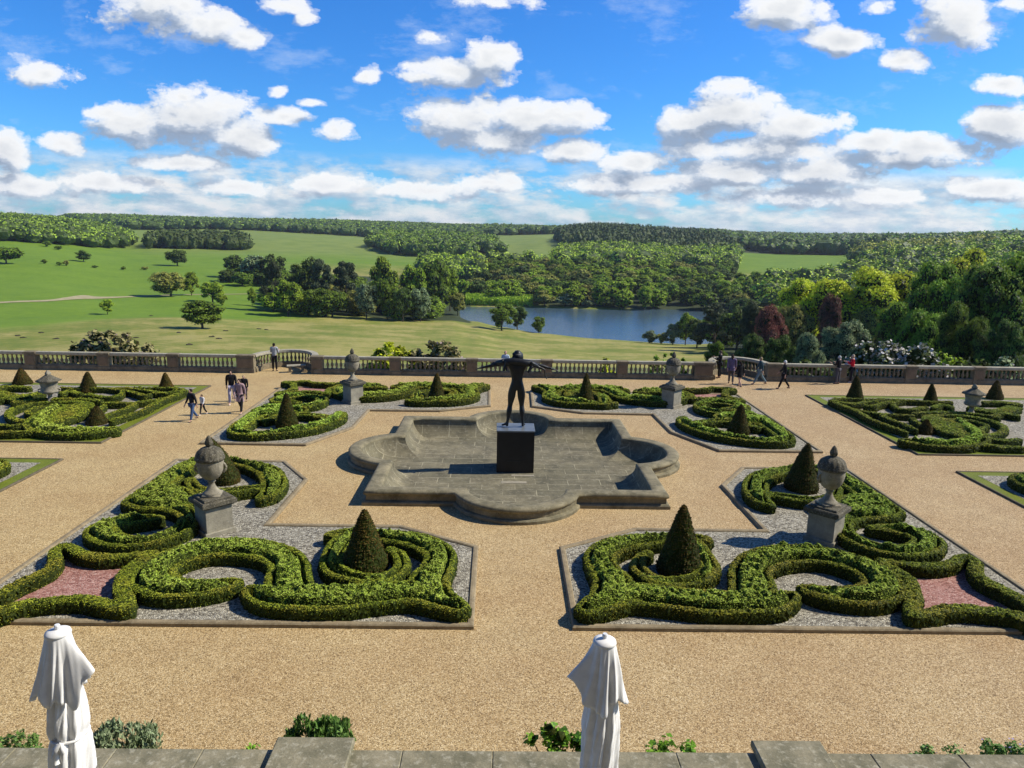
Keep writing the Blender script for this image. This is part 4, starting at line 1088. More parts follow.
# ================================================================== TERRAIN
HAZE = .00007
WATER = -32.0
CO = {  # px column: (range, ground height)
 -160: [(48, -3), (90, -9.2), (130, -13), (200, -18), (300, -21), (450, -17), (600, -9), (750, -1), (1100, 12), (1500, 16), (2200, 20), (3500, 22), (9000, 0)],
 0:    [(48, -3), (90, -9.2), (130, -13), (200, -18), (300, -22), (450, -19.5), (600, -12), (750, -4.5), (1100, 8), (1500, 12), (2200, 20), (3500, 22), (9000, 0)],
 150:  [(48, -3), (90, -9.2), (130, -13), (200, -18), (300, -23), (450, -24), (600, -18), (800, -13), (1000, -8), (1300, 0), (1700, 17), (2200, 26), (3500, 22), (9000, 0)],
 300:  [(48, -3), (90, -9.2), (130, -13), (200, -19), (300, -26), (450, -27), (700, -18), (1000, -6), (1300, 4), (1700, 18), (2200, 27), (3500, 22), (9000, 0)],
 450:  [(48, -3), (90, -9.5), (130, -14), (200, -20.5), (300, -28), (360, -31), (420, -31.2), (500, -29), (700, -20), (1000, -9), (1300, 0), (1700, 12), (2200, 24), (3500, 20), (9000, 0)],
 475:  [(48, -3), (90, -9.5), (130, -14), (200, -21), (300, -29), (340, -31.4), (352, -32.3), (385, -34), (412, -33.2), (424, -31.4), (500, -28.6), (700, -19), (1000, -8), (1300, 2), (1700, 13), (2200, 24), (3500, 20), (9000, 0)],
 505:  [(48, -3), (90, -9.5), (130, -14), (200, -22), (300, -30.4), (318, -31.5), (330, -32.3), (352, -35), (405, -35), (424, -31.4), (500, -28.4), (700, -18), (1000, -6), (1300, 6), (1700, 14), (2200, 23), (3500, 20), (9000, 0)],
 545:  [(48, -3), (90, -9.5), (130, -14.3), (200, -22.5), (300, -31.5), (312, -32.3), (330, -35.5), (405, -36), (424, -31.4), (500, -28.2), (700, -17), (1000, -2), (1300, 9), (1700, 15), (2200, 22), (3500, 20), (9000, 0)],
 600:  [(48, -3), (90, -9.5), (130, -14.5), (200, -23), (290, -31.4), (302, -32.3), (325, -36), (405, -36), (424, -31.4), (500, -28), (700, -16), (900, -3), (1200, 12), (1500, 17), (2200, 22), (3500, 18), (9000, 0)],
 690:  [(48, -3), (90, -9.5), (130, -14.5), (200, -22.5), (285, -31.3), (296, -32.3), (318, -36), (412, -36), (440, -31.4), (500, -28), (700, -16), (900, -5), (1200, 6), (1500, 12), (2200, 16), (3500, 16), (9000, 0)],
 760:  [(48, -3), (90, -9.5), (130, -14.5), (200, -22), (290, -30), (320, -33), (350, -34.0), (385, -33), (400, -31.4), (500, -27), (700, -17), (900, -7), (1300, 1), (1800, 8), (2500, 14), (4000, 16), (9000, 0)],
 830:  [(48, -3), (90, -9), (130, -14), (200, -20), (300, -28), (450, -28), (600, -22), (700, -16), (900, -6), (1300, 2), (1800, 8), (2500, 14), (4000, 16), (9000, 0)],
 900:  [(48, -3), (90, -8), (130, -12), (200, -18), (300, -25), (450, -24), (600, -14), (800, -4), (1100, 6), (1600, 8), (2500, 14), (4000, 16), (9000, 0)],
 1024: [(48, -3), (90, -7), (130, -10), (200, -14), (300, -18), (450, -14), (600, -6), (800, 2), (1100, 10), (1600, 14), (2500, 16), (4000, 16), (9000, 0)],
 1250: [(48, -3), (90, -6), (130, -8), (200, -11), (300, -12), (450, -8), (600, -2), (800, 4), (1100, 10), (1600, 14), (2500, 16), (4000, 16), (9000, 0)],
}
def px_az(px):                          # azimuth of an image column, from +Y towards +X
    d = ray(px, 245); return math.atan2(d.x, d.y)
AZ = np.array([px_az(p) for p in CO]); KR = np.array([30, 48, 60, 75, 90, 110, 130, 160, 200, 240, 270, 285, 290, 296, 300, 302, 312, 318, 325, 330, 340, 352, 360, 385, 405, 412, 424, 440, 450, 500, 560, 600, 700, 800, 900, 1000, 1100, 1300, 1500, 1700, 2000, 2500, 3500, 5000, 9000.])
TB = np.array([np.interp(KR, [p[0] for p in c], [p[1] for p in c]) for c in CO.values()])
def Zt(x, y, detail=True):
    x = np.asarray(x, float); y = np.asarray(y, float)
    r = np.hypot(x-CAM_X, y); a = np.clip(np.arctan2(x-CAM_X, y), AZ[0], AZ[-1])
    i = np.clip(np.searchsorted(AZ, a)-1, 0, len(AZ)-2); f = (a-AZ[i])/(AZ[i+1]-AZ[i]); f = f*f*(3-2*f)
    rr = np.clip(r, KR[0], KR[-1]-1); j = np.clip(np.searchsorted(KR, rr)-1, 0, len(KR)-2); g = (rr-KR[j])/(KR[j+1]-KR[j])
    z = (TB[i, j]*(1-f)+TB[i+1, j]*f)*(1-g) + (TB[i, j+1]*(1-f)+TB[i+1, j+1]*f)*g
    if detail:
        k = np.clip((r-90)/150, 0, 1)
        z = z + k*(vnoise(x/60+9, y/60, 3)-.5)*1.3 + np.clip((r-500)/600, 0, 1)*(vnoise(x/260, y/260, 5)-.5)*9
    z = np.where(r < 46, -3.0, z)
    return z
def ground(px, r):
    a = px_az(px); x, y = CAM_X + r*math.sin(a), r*math.cos(a); return Vector((x, y, float(Zt(x, y))))
def v_of(p):                            # image row of a point
    f = -r2; d = Vector(p) - Vector((CAM_X, 0, CAM_H)); ax = r0.normalized(); up = r1.normalized()
    w = d.dot(f.normalized()); return 512 + FPX*d.dot(ax)/w, 384 - FPX*d.dot(up)/w
def r_at(px, v, lo=110, hi=1500):
    best = None
    for r in np.linspace(lo, hi, 420):
        q = v_of(ground(px, r))[1]
        if q <= v: return r
    return hi
def z_at(px, v, r): 
    d = ray(px, v); return CAM_H + d.z/math.hypot(d.x, d.y)*r

# terrain mesh, polar and growing with range
azs = np.concatenate([np.linspace(-math.pi, AZ[0]-.02, 60, endpoint=False), np.linspace(AZ[0]-.02, AZ[-1]+.02, 420), np.linspace(AZ[-1]+.02, math.pi, 60)[1:-1]])
rs = np.concatenate([[0.5, 20, 40, 46], np.geomspace(47.5, 2600, 230), np.geomspace(2700, 9000, 14)])
A_, R_ = np.meshgrid(azs, rs); X = CAM_X + R_*np.sin(A_); Y = R_*np.cos(A_); Z = Zt(X, Y)
Z = np.where((R_ < 90) & (Y < 46.5) & (np.abs(X) < 72), -3.2, Z)
na, nr = len(azs), len(rs)
I = np.arange(na*nr).reshape(nr, na); I2 = np.roll(I, -1, axis=1)
q = np.stack([I[:-1], I[1:], I2[1:], I2[:-1]], -1).reshape(-1, 4)
b = MB(); b.add(np.stack([X, Y, Z], -1).reshape(-1, 3), q[:, ::-1])
m_, t = mat_new('parkland')
at_ = t.node('ShaderNodeAttribute', attribute_name='zone'); sp = t.node('ShaderNodeSeparateColor'); t.link(at_.outputs['Color'], sp.inputs[0])
n1 = t.noise(t.pos, .045, 5, .62); n2 = t.noise(t.pos, .35, 5, .65); n3 = t.noise(t.pos, 2.2, 4, .7)
rough = t.ramp(t.math('ADD', t.math('MULTIPLY', n1, .6), t.math('MULTIPLY', n2, .4)), [(.38, (.15, .20, .025)), (.48, (.225, .24, .045)), (.57, (.36, .32, .10))])
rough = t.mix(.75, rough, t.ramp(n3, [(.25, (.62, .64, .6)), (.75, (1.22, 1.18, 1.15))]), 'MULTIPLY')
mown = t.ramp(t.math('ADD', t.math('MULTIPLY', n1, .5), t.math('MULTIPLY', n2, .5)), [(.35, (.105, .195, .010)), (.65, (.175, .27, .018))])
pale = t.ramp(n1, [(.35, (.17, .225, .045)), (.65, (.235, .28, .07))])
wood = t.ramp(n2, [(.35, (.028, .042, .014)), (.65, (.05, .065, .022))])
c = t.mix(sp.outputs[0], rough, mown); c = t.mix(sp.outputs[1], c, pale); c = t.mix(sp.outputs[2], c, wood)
setc(t, c); bump(t, n3, .35, .4); M['park'] = m_
terr = b.mesh('park_ground', M['park'], True)
# zones
Rf, Af = R_.ravel(), A_.ravel(); pxs = np.interp(Af, AZ, list(CO.keys()))
wob = (vnoise(X.ravel()/40, Y.ravel()/40, 8)-.5)
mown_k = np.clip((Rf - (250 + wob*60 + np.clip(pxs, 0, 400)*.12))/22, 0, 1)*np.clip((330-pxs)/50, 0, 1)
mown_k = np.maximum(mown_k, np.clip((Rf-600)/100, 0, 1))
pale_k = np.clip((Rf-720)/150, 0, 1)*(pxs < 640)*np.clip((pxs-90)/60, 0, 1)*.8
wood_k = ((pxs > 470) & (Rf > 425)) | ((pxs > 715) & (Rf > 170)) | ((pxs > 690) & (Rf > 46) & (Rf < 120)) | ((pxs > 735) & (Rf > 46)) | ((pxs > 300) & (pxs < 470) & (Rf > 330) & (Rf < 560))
fieldR = (pxs > 735) & (pxs < 870) & (Rf > 550) & (Rf < 960); fieldM = (pxs > 440) & (pxs < 570) & (Rf > 655) & (Rf < 1500)
wood_k = wood_k & ~fieldR & ~fieldM
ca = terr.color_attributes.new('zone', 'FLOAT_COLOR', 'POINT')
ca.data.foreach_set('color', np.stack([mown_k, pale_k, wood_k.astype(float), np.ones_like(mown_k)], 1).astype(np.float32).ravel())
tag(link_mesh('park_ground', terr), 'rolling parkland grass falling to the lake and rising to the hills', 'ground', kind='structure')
# lake
lk = []
for px, a_, b_ in ((460, 365, 420), (478, 330, 440), (505, 312, 445), (545, 296, 450), (600, 284, 455), (690, 278, 470), (760, 280, 450), (800, 300, 400)):
    lk.append((px, a_, b_))
pts = [ground(p, a_).to_2d() for p, a_, b_ in lk] + [ground(p, b_).to_2d() for p, a_, b_ in lk[::-1]]
m_, t = mat_new('lake_water'); setc(t, (.075, .125, .165)); t.bsdf.inputs['Roughness'].default_value = .08; t.bsdf.inputs['Specular IOR Level'].default_value = .5
mp = t.node('ShaderNodeMapping'); t.link(t.pos, mp.inputs[0]); mp.inputs['Scale'].default_value = (.5, 1.6, 1)
bump(t, t.noise(mp.outputs[0], .9, 5, .65), .55, .25)
tag(poly_sheet('lake', pts, WATER, m_), 'blue lake lying below the park beyond the terrace', 'water', kind='structure')
# sandy park track
m_, t = mat_new('sandy_track'); setc(t, t.ramp(t.noise(t.pos, .5, 4), [(.3, (.32, .27, .14)), (.7, (.44, .38, .22))])); M['track'] = m_
tp = [(-40, 304, 1.6), (0, 302.5, 1.8), (40, 301, 2.2), (60, 299, 4), (78, 297.3, 6.5), (95, 298, 3.5), (130, 296.8, 1.8), (160, 295.5, 1.4), (210, 294.5, 1.2), (262, 293.5, 1.2)]
L1 = []; L2 = []
for (px, v, w) in tp:
    r = r_at(px, v, 200, 500)
    for o, L in ((-w, L1), (w, L2)):
        g = ground(px, r+o*1.5); L.append((g.x, g.y, g.z+.12))
L1s, L2s = catmull(L1, 8), catmull(L2, 8)
for L in (L1s, L2s): L[:, 2] = Zt(L[:, 0], L[:, 1])+.14
n = len(L1s); b = MB(); b.add(np.vstack([L1s, L2s]), [[i, i+1, n+i+1, n+i][::-1] for i in range(n-1)]); tag(b.build('park_track', M['track']), 'sandy track crossing the green park on the left', 'path', kind='structure')

# ================================================================== TREES
def fol(name, c, var=.35, trans=.15, vs=1.6, ns=.22):
    M[name] = m_leaf(name, mul(c, .55), c, mul(c, 1.55), var=var, spec=.15, trans=trans, vs=vs, ns=ns)
fol('f_core', (.018, .026, .007), trans=0)  # near-black crown core, shade between leaf clumps put into its colour
fol('f_fresh', (.30, .41, .035), trans=.3); fol('f_mid', (.19, .28, .03), trans=.3); fol('f_dark', (.105, .155, .028), trans=.2); fol('f_yellow', (.56, .60, .04), trans=.3)
fol('f_copper', (.25, .095, .065), trans=.2); fol('f_copperdark', (.16, .06, .045)); fol('f_olive', (.31, .31, .065), trans=.25); fol('f_pine', (.065, .082, .036)); fol('f_grey', (.24, .30, .14), trans=.2)
fol('f_big', (.155, .23, .032), vs=2.5, trans=.3); fol('f_near', (.20, .29, .035), vs=4, ns=.5, trans=.3); fol('f_rhod', (.15, .18, .07), vs=8, ns=1.2); fol('f_rhodbrown', (.24, .21, .09), vs=8, ns=1.2)
M['flower'] = m_plain('white_blossom', (.60, .56, .52), .7); M['pinkflower'] = m_plain('faded_pink_blossom', (.36, .27, .26), .7)
ICO1 = ICO
def crown_mesh(kind, nleaf, ls, seed):
    rg = np.random.default_rng(seed); mb = MB()
    if kind == 'pine':
        nb = 22; zc = rg.uniform(.28, .95, nb); wd = .5*(1-((zc-.25)/.85)**1.5)+.08
        a = rg.uniform(0, 6.28, nb); rr = rg.uniform(.2, 1, nb)**.5
        C = np.stack([np.cos(a)*rr*wd*.8, np.sin(a)*rr*wd*.8, zc], 1); B = rg.uniform(.10, .17, nb); sq = .55
    else:
        nb = {'oak': 34, 'round': 28, 'tall': 26, 'bush': 26}[kind]
        lo = {'oak': .19, 'round': .13, 'tall': .12, 'bush': .04}[kind]
        d = rg.normal(size=(nb, 3)); d /= np.linalg.norm(d, axis=1)[:, None]; rr = rg.uniform(.45, 1.0, nb)**.6
        C = d*rr[:, None]*np.array([.39, .39, (1-lo)*.40]); C[:, 2] += lo+(1-lo)*.47
        if kind == 'oak': C[:, 2] -= .08*np.hypot(C[:, 0], C[:, 1])
        if kind == 'tall': C[:, :2] *= (1.1-.5*np.clip((C[:, 2]-.5)*2, -1, 1))[:, None]*.8
        B = rg.uniform(.09, .17, nb); sq = .8
        C = np.vstack([C, [[0, 0, lo+(1-lo)*.45]]]); B = np.append(B, .24); nb += 1
        C[:, 2] = np.minimum(C[:, 2], 1-B*sq*1.05)
    for c, r in zip(C, B):
        V, F = ICO1; V = V*(1+rg.normal(size=(len(V), 1))*.16)*r*.74*np.array([1, 1, sq]) + c
        mb.add(V, F)
    w = B**2; w /= w.sum(); k = rg.choice(nb, nleaf, p=w); d = rg.normal(size=(nleaf, 3)); d /= np.linalg.norm(d, axis=1)[:, None]
    d[:, 2] = np.where(rg.uniform(size=nleaf) < .6, np.abs(d[:, 2]), d[:, 2])
    P = C[k] + d*(B[k]*rg.uniform(.72, 1.16, nleaf))[:, None]*np.array([1, 1, sq])
    core = sum(len(f) for f in mb.f)
    V, F = leaf_quads(P, ls, up=.45, rg=rg, elong=1.2, out=d*.75); mb.add(V, F)
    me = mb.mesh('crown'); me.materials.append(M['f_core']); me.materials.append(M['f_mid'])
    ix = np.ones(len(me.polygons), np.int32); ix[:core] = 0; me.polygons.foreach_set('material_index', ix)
    return me, C
def trunk_mesh(C, seed, thick=.028):
    rg = np.random.default_rng(seed+99); mb = MB()
    top = C[:, 2].max()*.75
    mb.tube([(0, 0, -.04), (.004, 0, .03), (.006, .004, top*.5), (.0, .0, top)], [thick*1.5, thick, thick*.7, thick*.2], 8)
    for c in C[rg.permutation(len(C))[:9]]:
        z0 = max(.12, c[2]*.45); mb.tube([(.004, 0, z0), (c[0]*.5, c[1]*.5, (z0+c[2])*.52), tuple(c)], [thick*.55, thick*.36, thick*.12], 5)
    return mb.mesh('trunk', M['bark'], True)
PROTO = {}
def proto(kind, lod, var):
    key = (kind, lod, var)
    if key not in PROTO:
        n, ls = {'near': (20000, .020), 'mid': (6000, .036), 'far': (2400, .055)}[lod]
        if kind == 'pine': n = int(n*1.1)
        cm, C = crown_mesh(kind, n, ls, {'oak': 1, 'round': 2, 'tall': 3, 'pine': 4, 'bush': 5}[kind]*10+var)
        tm = trunk_mesh(C, var, .022 if kind in ('pine', 'tall') else .026)
        PROTO[key] = (cm, tm)
    return PROTO[key]
TREES = []
def tree(x, y, h, w, kind, mat, label, group, lod=None, seed=0, name=None, z=None):
    r = math.hypot(x, y)
    if lod is None: lod = 'near' if r < 190 else ('mid' if r < 420 else 'far')
    cm, tm = proto(kind, lod, seed % 3)
    z = float(Zt(x, y)) if z is None else z
    root = empty(name or {'pine': 'pine_tree', 'bush': 'shrub'}.get(kind, 'tree'), (x, y, z-.1), (seed*2.399) % 6.28); root.scale = (w, w, h)
    tag(root, label, 'shrub' if kind == 'bush' else 'tree', group)
    o = bpy.data.objects.new('crown', cm); COL.objects.link(o); o.parent = root
    o.material_slots[1].link = 'OBJECT'; o.material_slots[1].material = M[mat]
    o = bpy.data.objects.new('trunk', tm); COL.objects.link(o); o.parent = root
    TREES.append((x, y)); return root
def ptree(px, base, top, wpx, kind, mat, label, group, r=None, **k):
    if r is None: r = r_at(px, base)
    g = ground(px, r); zt_ = z_at(px, top, r); h = max(1.2, zt_-g.z+.1)
    return tree(g.x, g.y, h*1.03, wpx/FPX*r*1.03, kind, mat, label, group, seed=int(px*7+top) % 97, **k)
PG = 'single trees scattered over the park'
for a in [
 (167, 297, 270, 36, 'round', 'f_olive', 'broad olive-brown tree in the green park, the largest of its trio'),
 (188, 296, 270, 19, 'tall', 'f_fresh', 'thin airy young tree right of the broad olive-brown one'),
 (209, 303, 281, 27, 'round', 'f_fresh', 'light green bushy tree right of the airy young one'),
 (197, 329, 300, 42, 'oak', 'f_mid', 'dark green oak standing nearest on the rough grass at left'),
 (101, 315, 298, 14, 'tall', 'f_fresh', 'small yellow-green tree below the sandy track bend'),
 (176, 266, 248, 21, 'round', 'f_dark', 'dark round tree alone in front of the dark wood'),
 (82, 262, 250, 14, 'oak', 'f_dark', 'small dark tree in the upper left meadow'),
 (4, 264, 245, 26, 'oak', 'f_mid', 'tree cut by the left edge of the picture'),
 (249, 306, 287, 10, 'tall', 'f_fresh', 'slim yellow-green sapling left of the belt of trees'),
 (218, 306, 292, 12, 'bush', 'f_fresh', 'little bush at the foot of the light green tree'),
 (42, 264, 259, 6, 'bush', 'f_mid', 'tiny bush in the far meadow near the left edge'),
 (57, 266, 261, 5, 'bush', 'f_mid', 'second tiny bush along the far meadow fence'),
 (64, 266, 260, 6, 'bush', 'f_olive', 'pale tiny bush along the far meadow fence'),
 (93, 268, 265, 6, 'bush', 'f_dark', 'low dark bush below the small dark tree'),
 (121, 270, 266, 5, 'bush', 'f_mid', 'low bush midway along the far meadow'),
 (143, 270, 266, 7, 'bush', 'f_olive', 'pale low bush left of the dark round tree'),
 (47, 247, 240, 8, 'bush', 'f_mid', 'bush at the edge of the left hillside wood'),
 (58, 250, 245, 7, 'bush', 'f_mid', 'small bush below the left hillside wood'),
 (330, 317, 288, 34, 'oak', 'f_mid', 'dark green oak standing forward of the tree belt'),
 (458, 316, 290, 18, 'round', 'f_olive', 'olive willow at the left tip of the lake'),
 (503, 331, 303, 32, 'round', 'f_mid', 'rounded tree pair leader on the near shore left of the lake'),
 (519, 330, 306, 22, 'round', 'f_dark', 'darker tree touching it on the near lake shore'),
 (541, 333, 316, 17, 'bush', 'f_mid', 'round bush on the near shore beside the water'),
 ]: ptree(*a, PG)
BG = 'trees of the belt left of the lake'
for a in [
 (285, 303, 276, 28, 'round', 'f_fresh', 'fresh green tree at the left front of the tree belt', 318), (270, 302, 262, 22, 'pine', 'f_pine', 'dark pine at the left end of the tree belt', 335),
 (303, 300, 254, 34, 'oak', 'f_dark', 'tall dark tree over the left of the belt', 350), (322, 300, 262, 26, 'pine', 'f_pine', 'dark pine rising left of the middle of the belt', 340),
 (345, 300, 263, 30, 'pine', 'f_pine', 'broad dark pine in the middle of the belt', 345), (365, 304, 280, 24, 'round', 'f_grey', 'grey-green round tree at the front of the belt', 315),
 (386, 304, 274, 26, 'round', 'f_mid', 'mid green tree at the front right of the belt', 318), (402, 306, 284, 20, 'oak', 'f_dark', 'dark small oak at the front right of the belt', 312),
 (420, 304, 285, 24, 'round', 'f_grey', 'pale grey-green tree at the right front of the belt', 318), (383, 300, 256, 34, 'oak', 'f_fresh', 'bright green crown above the right of the belt', 365),
 (412, 300, 260, 30, 'round', 'f_fresh', 'bright rounded crown right of the middle of the belt', 370), (436, 300, 258, 30, 'oak', 'f_mid', 'broad green tree over the right end of the belt', 375),
 (450, 304, 263, 24, 'round', 'f_fresh', 'fresh green tree at the right end of the belt', 385), (232, 270, 254, 20, 'round', 'f_dark', 'small dark tree at the far left of the distant thicket', 520),
 (252, 272, 252, 26, 'oak', 'f_grey', 'grey-green tree in the thicket left of the belt', 500), (272, 274, 254, 28, 'oak', 'f_dark', 'dark tree joining the thicket to the belt', 490)]:
    ptree(a[0], a[1], a[2], a[3], a[4], a[5], a[6], BG, r=a[7])
rg = np.random.default_rng(5)
def fill(pxa, pxb, ra, rb, spacing, hts, kinds, mats, labels, group, vcap=None, skip=None, wid=(.8, 1.15), limit=400):
    """a jittered stand of separate trees between two ranges"""
    n = 0; r = ra
    while r < rb:
        wpx = spacing/r*FPX; px = pxa + rg.uniform(0, wpx)
        while px < pxb and n < limit:
            q = px + rg.uniform(-.3, .3)*wpx; rr = r + rg.uniform(-.4, .4)*spacing
            if skip is None or not skip(q, rr):
                g = ground(q, rr)
                if g.z > WATER+.3:
                    h = rg.uniform(*hts); 
                    if vcap: h = max(4, min(h, z_at(q, vcap(q), rr)-g.z))
                    mi = int(rg.integers(0, len(mats))); k = kinds[int(rg.integers(0, len(kinds)))]
                    if mats[mi] == 'f_pine': k = 'pine'
                    w = h*rg.uniform(*wid)*(.62 if k in ('pine', 'tall') else .95)
                    tree(g.x, g.y, h, max(w, spacing*.9), k, mats[mi], labels % {'f_fresh': 'bright green', 'f_mid': 'mid green', 'f_dark': 'dark green', 'f_pine': 'blackish green pine', 'f_olive': 'olive', 'f_yellow': 'yellow-green', 'f_grey': 'greyish green', 'f_copper': 'copper', 'f_copperdark': 'dark copper'}[mats[mi]], group, seed=int(rg.integers(0, 97)), z=g.z-.14*h)
                    n += 1
            px += wpx
        r += spacing*1.0
    return n
c1 = fill(270, 470, 325, 470, 15, (11, 16), ['round', 'oak', 'round'], ['f_fresh', 'f_mid', 'f_mid', 'f_dark', 'f_olive', 'f_fresh'], '%s tree in the belt between the meadow and the lake', BG, vcap=lambda p: 261+4*math.sin(p*.1), skip=lambda p, r: p > 448, wid=(1.0, 1.45))
c2 = fill(225, 300, 480, 540, 16, (9, 13), ['round', 'oak'], ['f_dark', 'f_grey', 'f_mid'], '%s tree in the thicket left of the belt', BG)
SG = 'trees of the wood beyond the lake'
c3 = fill(470, 775, 432, 640, 17, (12, 17), ['round', 'oak', 'round', 'round'], ['f_fresh', 'f_mid', 'f_fresh', 'f_fresh', 'f_mid', 'f_dark', 'f_olive'], '%s tree in the wood on the far side of the lake', SG, wid=(.9, 1.3), skip=lambda p, r: p > 732 and r > 545)
for a in [(546, 308, 289, 24, 'bush', 'f_olive', 'olive willow bush on the far shore, left of its neighbour'), (567, 308, 293, 22, 'bush', 'f_grey', 'grey-green willow bush on the far shore'),
          (590, 308.5, 300, 14, 'bush', 'f_grey', 'small grey bush at the water on the far shore'), (648, 308.5, 284, 18, 'tall', 'f_fresh', 'bright green pointed tree at the water on the far shore'),
          (612, 308.5, 299, 16, 'bush', 'f_dark', 'dark bush in the middle of the far shore')]:
    ptree(*a, SG, r=424)
# right of the lake, down the slope
RG = 'trees right of the lake below the terrace'
for a in [
 (692, 345, 312, 24, 'tall', 'f_fresh', 'bright green tree on the near shore at the right of the lake', 283), (655, 341, 330, 18, 'bush', 'f_grey', 'pale bush on the near shore right of the lake', 284),
 (668, 342, 331, 13, 'bush', 'f_olive', 'olive bush beside the pale one on the near shore', 284), (679, 343, 323, 18, 'bush', 'f_grey', 'grey bush left of the bright green shore tree', 282),
 (722, 355, 306, 36, 'pine', 'f_pine', 'blackish pine at the left of the right-hand trees', 235), (745, 355, 300, 40, 'oak', 'f_dark', 'dark spreading tree beside the blackish pine', 225),
 (704, 350, 318, 26, 'round', 'f_dark', 'low dark tree between the bright tree and the pine', 255), (725, 357, 335, 24, 'bush', 'f_mid', 'round green bush behind the right bay', 110),
 (760, 350, 304, 30, 'pine', 'f_pine', 'second blackish pine left of the copper tree', 175),
 (777, 356, 300, 36, 'tall', 'f_copper', 'copper beech with reddish leaves right of the pines', 140), (838, 352, 288, 30, 'tall', 'f_copperdark', 'dark copper tree between yellow-green crowns', 150),
 (805, 352, 300, 40, 'round', 'f_olive', 'olive-green tree right of the copper beech', 165), (815, 350, 277, 56, 'round', 'f_yellow', 'yellow-green tree left of the dark copper one', 178), (860, 350, 265, 80, 'round', 'f_yellow', 'brightest yellow-green tree above the copper one', 172),
 (884, 352, 292, 46, 'round', 'f_olive', 'olive tree right of the brightest yellow one', 170), (908, 350, 262, 62, 'oak', 'f_yellow', 'yellow-topped tree in the middle of the right-hand trees', 180),
 (918, 354, 292, 48, 'oak', 'f_mid', 'mid green tree in front of the yellow-topped one', 135), (855, 358, 318, 44, 'round', 'f_grey', 'grey-green tree low behind the right balustrade', 100),
 (945, 356, 258, 56, 'round', 'f_mid', 'big green tree left of the darkest giant', 125), (970, 350, 248, 56, 'oak', 'f_yellow', 'yellow-leaved crown showing behind the giant trees', 190),
 (1002, 360, 246, 70, 'oak', 'f_big', 'darkest giant tree near the right edge', 95), (1030, 360, 238, 64, 'round', 'f_mid', 'giant green tree cut by the right edge', 100),
 (935, 360, 300, 46, 'oak', 'f_near', 'leafy green tree behind the white blossom', 84), (975, 362, 300, 40, 'round', 'f_big', 'dark tree low beside the right balustrade', 78), (1018, 362, 310, 40, 'round', 'f_dark', 'dark round tree at the foot of the giant', 76),
 (790, 356, 326, 34, 'bush', 'f_dark', 'dark bush below the copper beech', 98), (820, 357, 330, 34, 'bush', 'f_grey', 'greyish bush behind the couple at the balustrade', 86),
 (760, 357, 332, 34, 'bush', 'f_dark', 'dark bush behind the right bay pier', 100)]:
    ptree(a[0], a[1], a[2], a[3], a[4], a[5], a[6], RG, r=a[7])
def capR(p): return np.interp(p, [690, 760, 800, 860, 900, 960, 1024, 1100], [300, 290, 282, 268, 262, 262, 255, 250])
c4 = fill(735, 1060, 200, 420, 21, (13, 18), ['round', 'oak', 'tall'], ['f_mid', 'f_fresh', 'f_mid', 'f_dark', 'f_olive', 'f_dark'], '%s tree in the wooded dip right of the lake', 'trees of the wooded dip', vcap=capR, wid=(.9, 1.2), limit=90)
print('TREES', c1, c2, c3, c4, len(TREES))

# far woods: nobody could count them
fol('w_core', (.055, .08, .018), trans=0)  # far crowns get a darker core too, standing in for shade between leaves
def wood(name, label, zones, mat, seed, pine=False, LS0=2.6):
    rg = np.random.default_rng(seed); mb = MB(); tot = 0
    Vs, Fs = ICO1; nv = len(Vs)
    PV = []; PF = []; QV = []; DD = []; LS = LS0
    for (poly, sp, h0, h1, leaves) in zones:
        xs = [p[0] for p in poly]; ra, rb = min(p[1] for p in poly), max(p[1] for p in poly)
        r = ra
        while r < rb:
            # px span of the polygon at this range
            cr = []
            for i in range(len(poly)):
                (x1, q1), (x2, q2) = poly[i], poly[(i+1) % len(poly)]
                if (q1 <= r < q2) or (q2 <= r < q1): cr.append(x1+(x2-x1)*(r-q1)/(q2-q1))
            cr.sort()
            for a_, b_ in zip(cr[::2], cr[1::2]):
                w = sp/r*FPX; n = int((b_-a_)/w)+1
                px = a_ + (np.arange(n)+rg.uniform(-.4, .4, n))*w; rr = r + rg.uniform(-.5, .5, n)*sp
                az = np.interp(px, list(CO.keys()), AZ); x = CAM_X+rr*np.sin(az); y = rr*np.cos(az); z = Zt(x, y)
                ok = z > WATER+.2; x, y, z = x[ok], y[ok], z[ok]; n = len(x)
                if not n: continue
                hh = rg.uniform(h0, h1, n); w_ = sp*rg.uniform(.55, .85, n)*(.8 if pine else 1)
                V = np.repeat(Vs[None], n, 0)*(1+rg.normal(size=(n, nv, 1))*.15)
                if pine: V[..., :2] *= (1-.62*np.clip(V[..., 2:], -1, 1)); 
                V = V*np.stack([w_*.9, w_*.9, hh*.45], 1)[:, None] + np.stack([x, y, z+hh*.5], 1)[:, None]
                PV.append(V.reshape(-1, 3)); PF.append((Fs[None]+(np.arange(n)*nv)[:, None, None]).reshape(-1, 3)+tot); tot += n*nv
                k = rg.integers(0, n, n*leaves); d = rg.normal(size=(n*leaves, 3)); d /= np.linalg.norm(d, axis=1)[:, None]; d[:, 2] = np.abs(d[:, 2])
                P = np.stack([x, y, z+hh*.5], 1)[k] + d*np.stack([w_, w_, hh*.5], 1)[k]*rg.uniform(.82, 1.2, (n*leaves, 1))
                QV.append(P); DD.append(d)
            r += sp
    mb.v.append(np.concatenate(PV)); mb.f.append(np.concatenate(PF)); mb.n = tot
    P = np.concatenate(QV); D_ = np.concatenate(DD); core = tot//nv*len(Fs); V, F = leaf_quads(P, LS, up=.5, rg=rg, elong=1.1, out=D_*.8); mb.add(V, F)
    print(name, tot//nv, len(P))
    return tag(two_tone(mb, name, core, M[mat], None, 'w_core'), label, 'wood', kind='stuff')
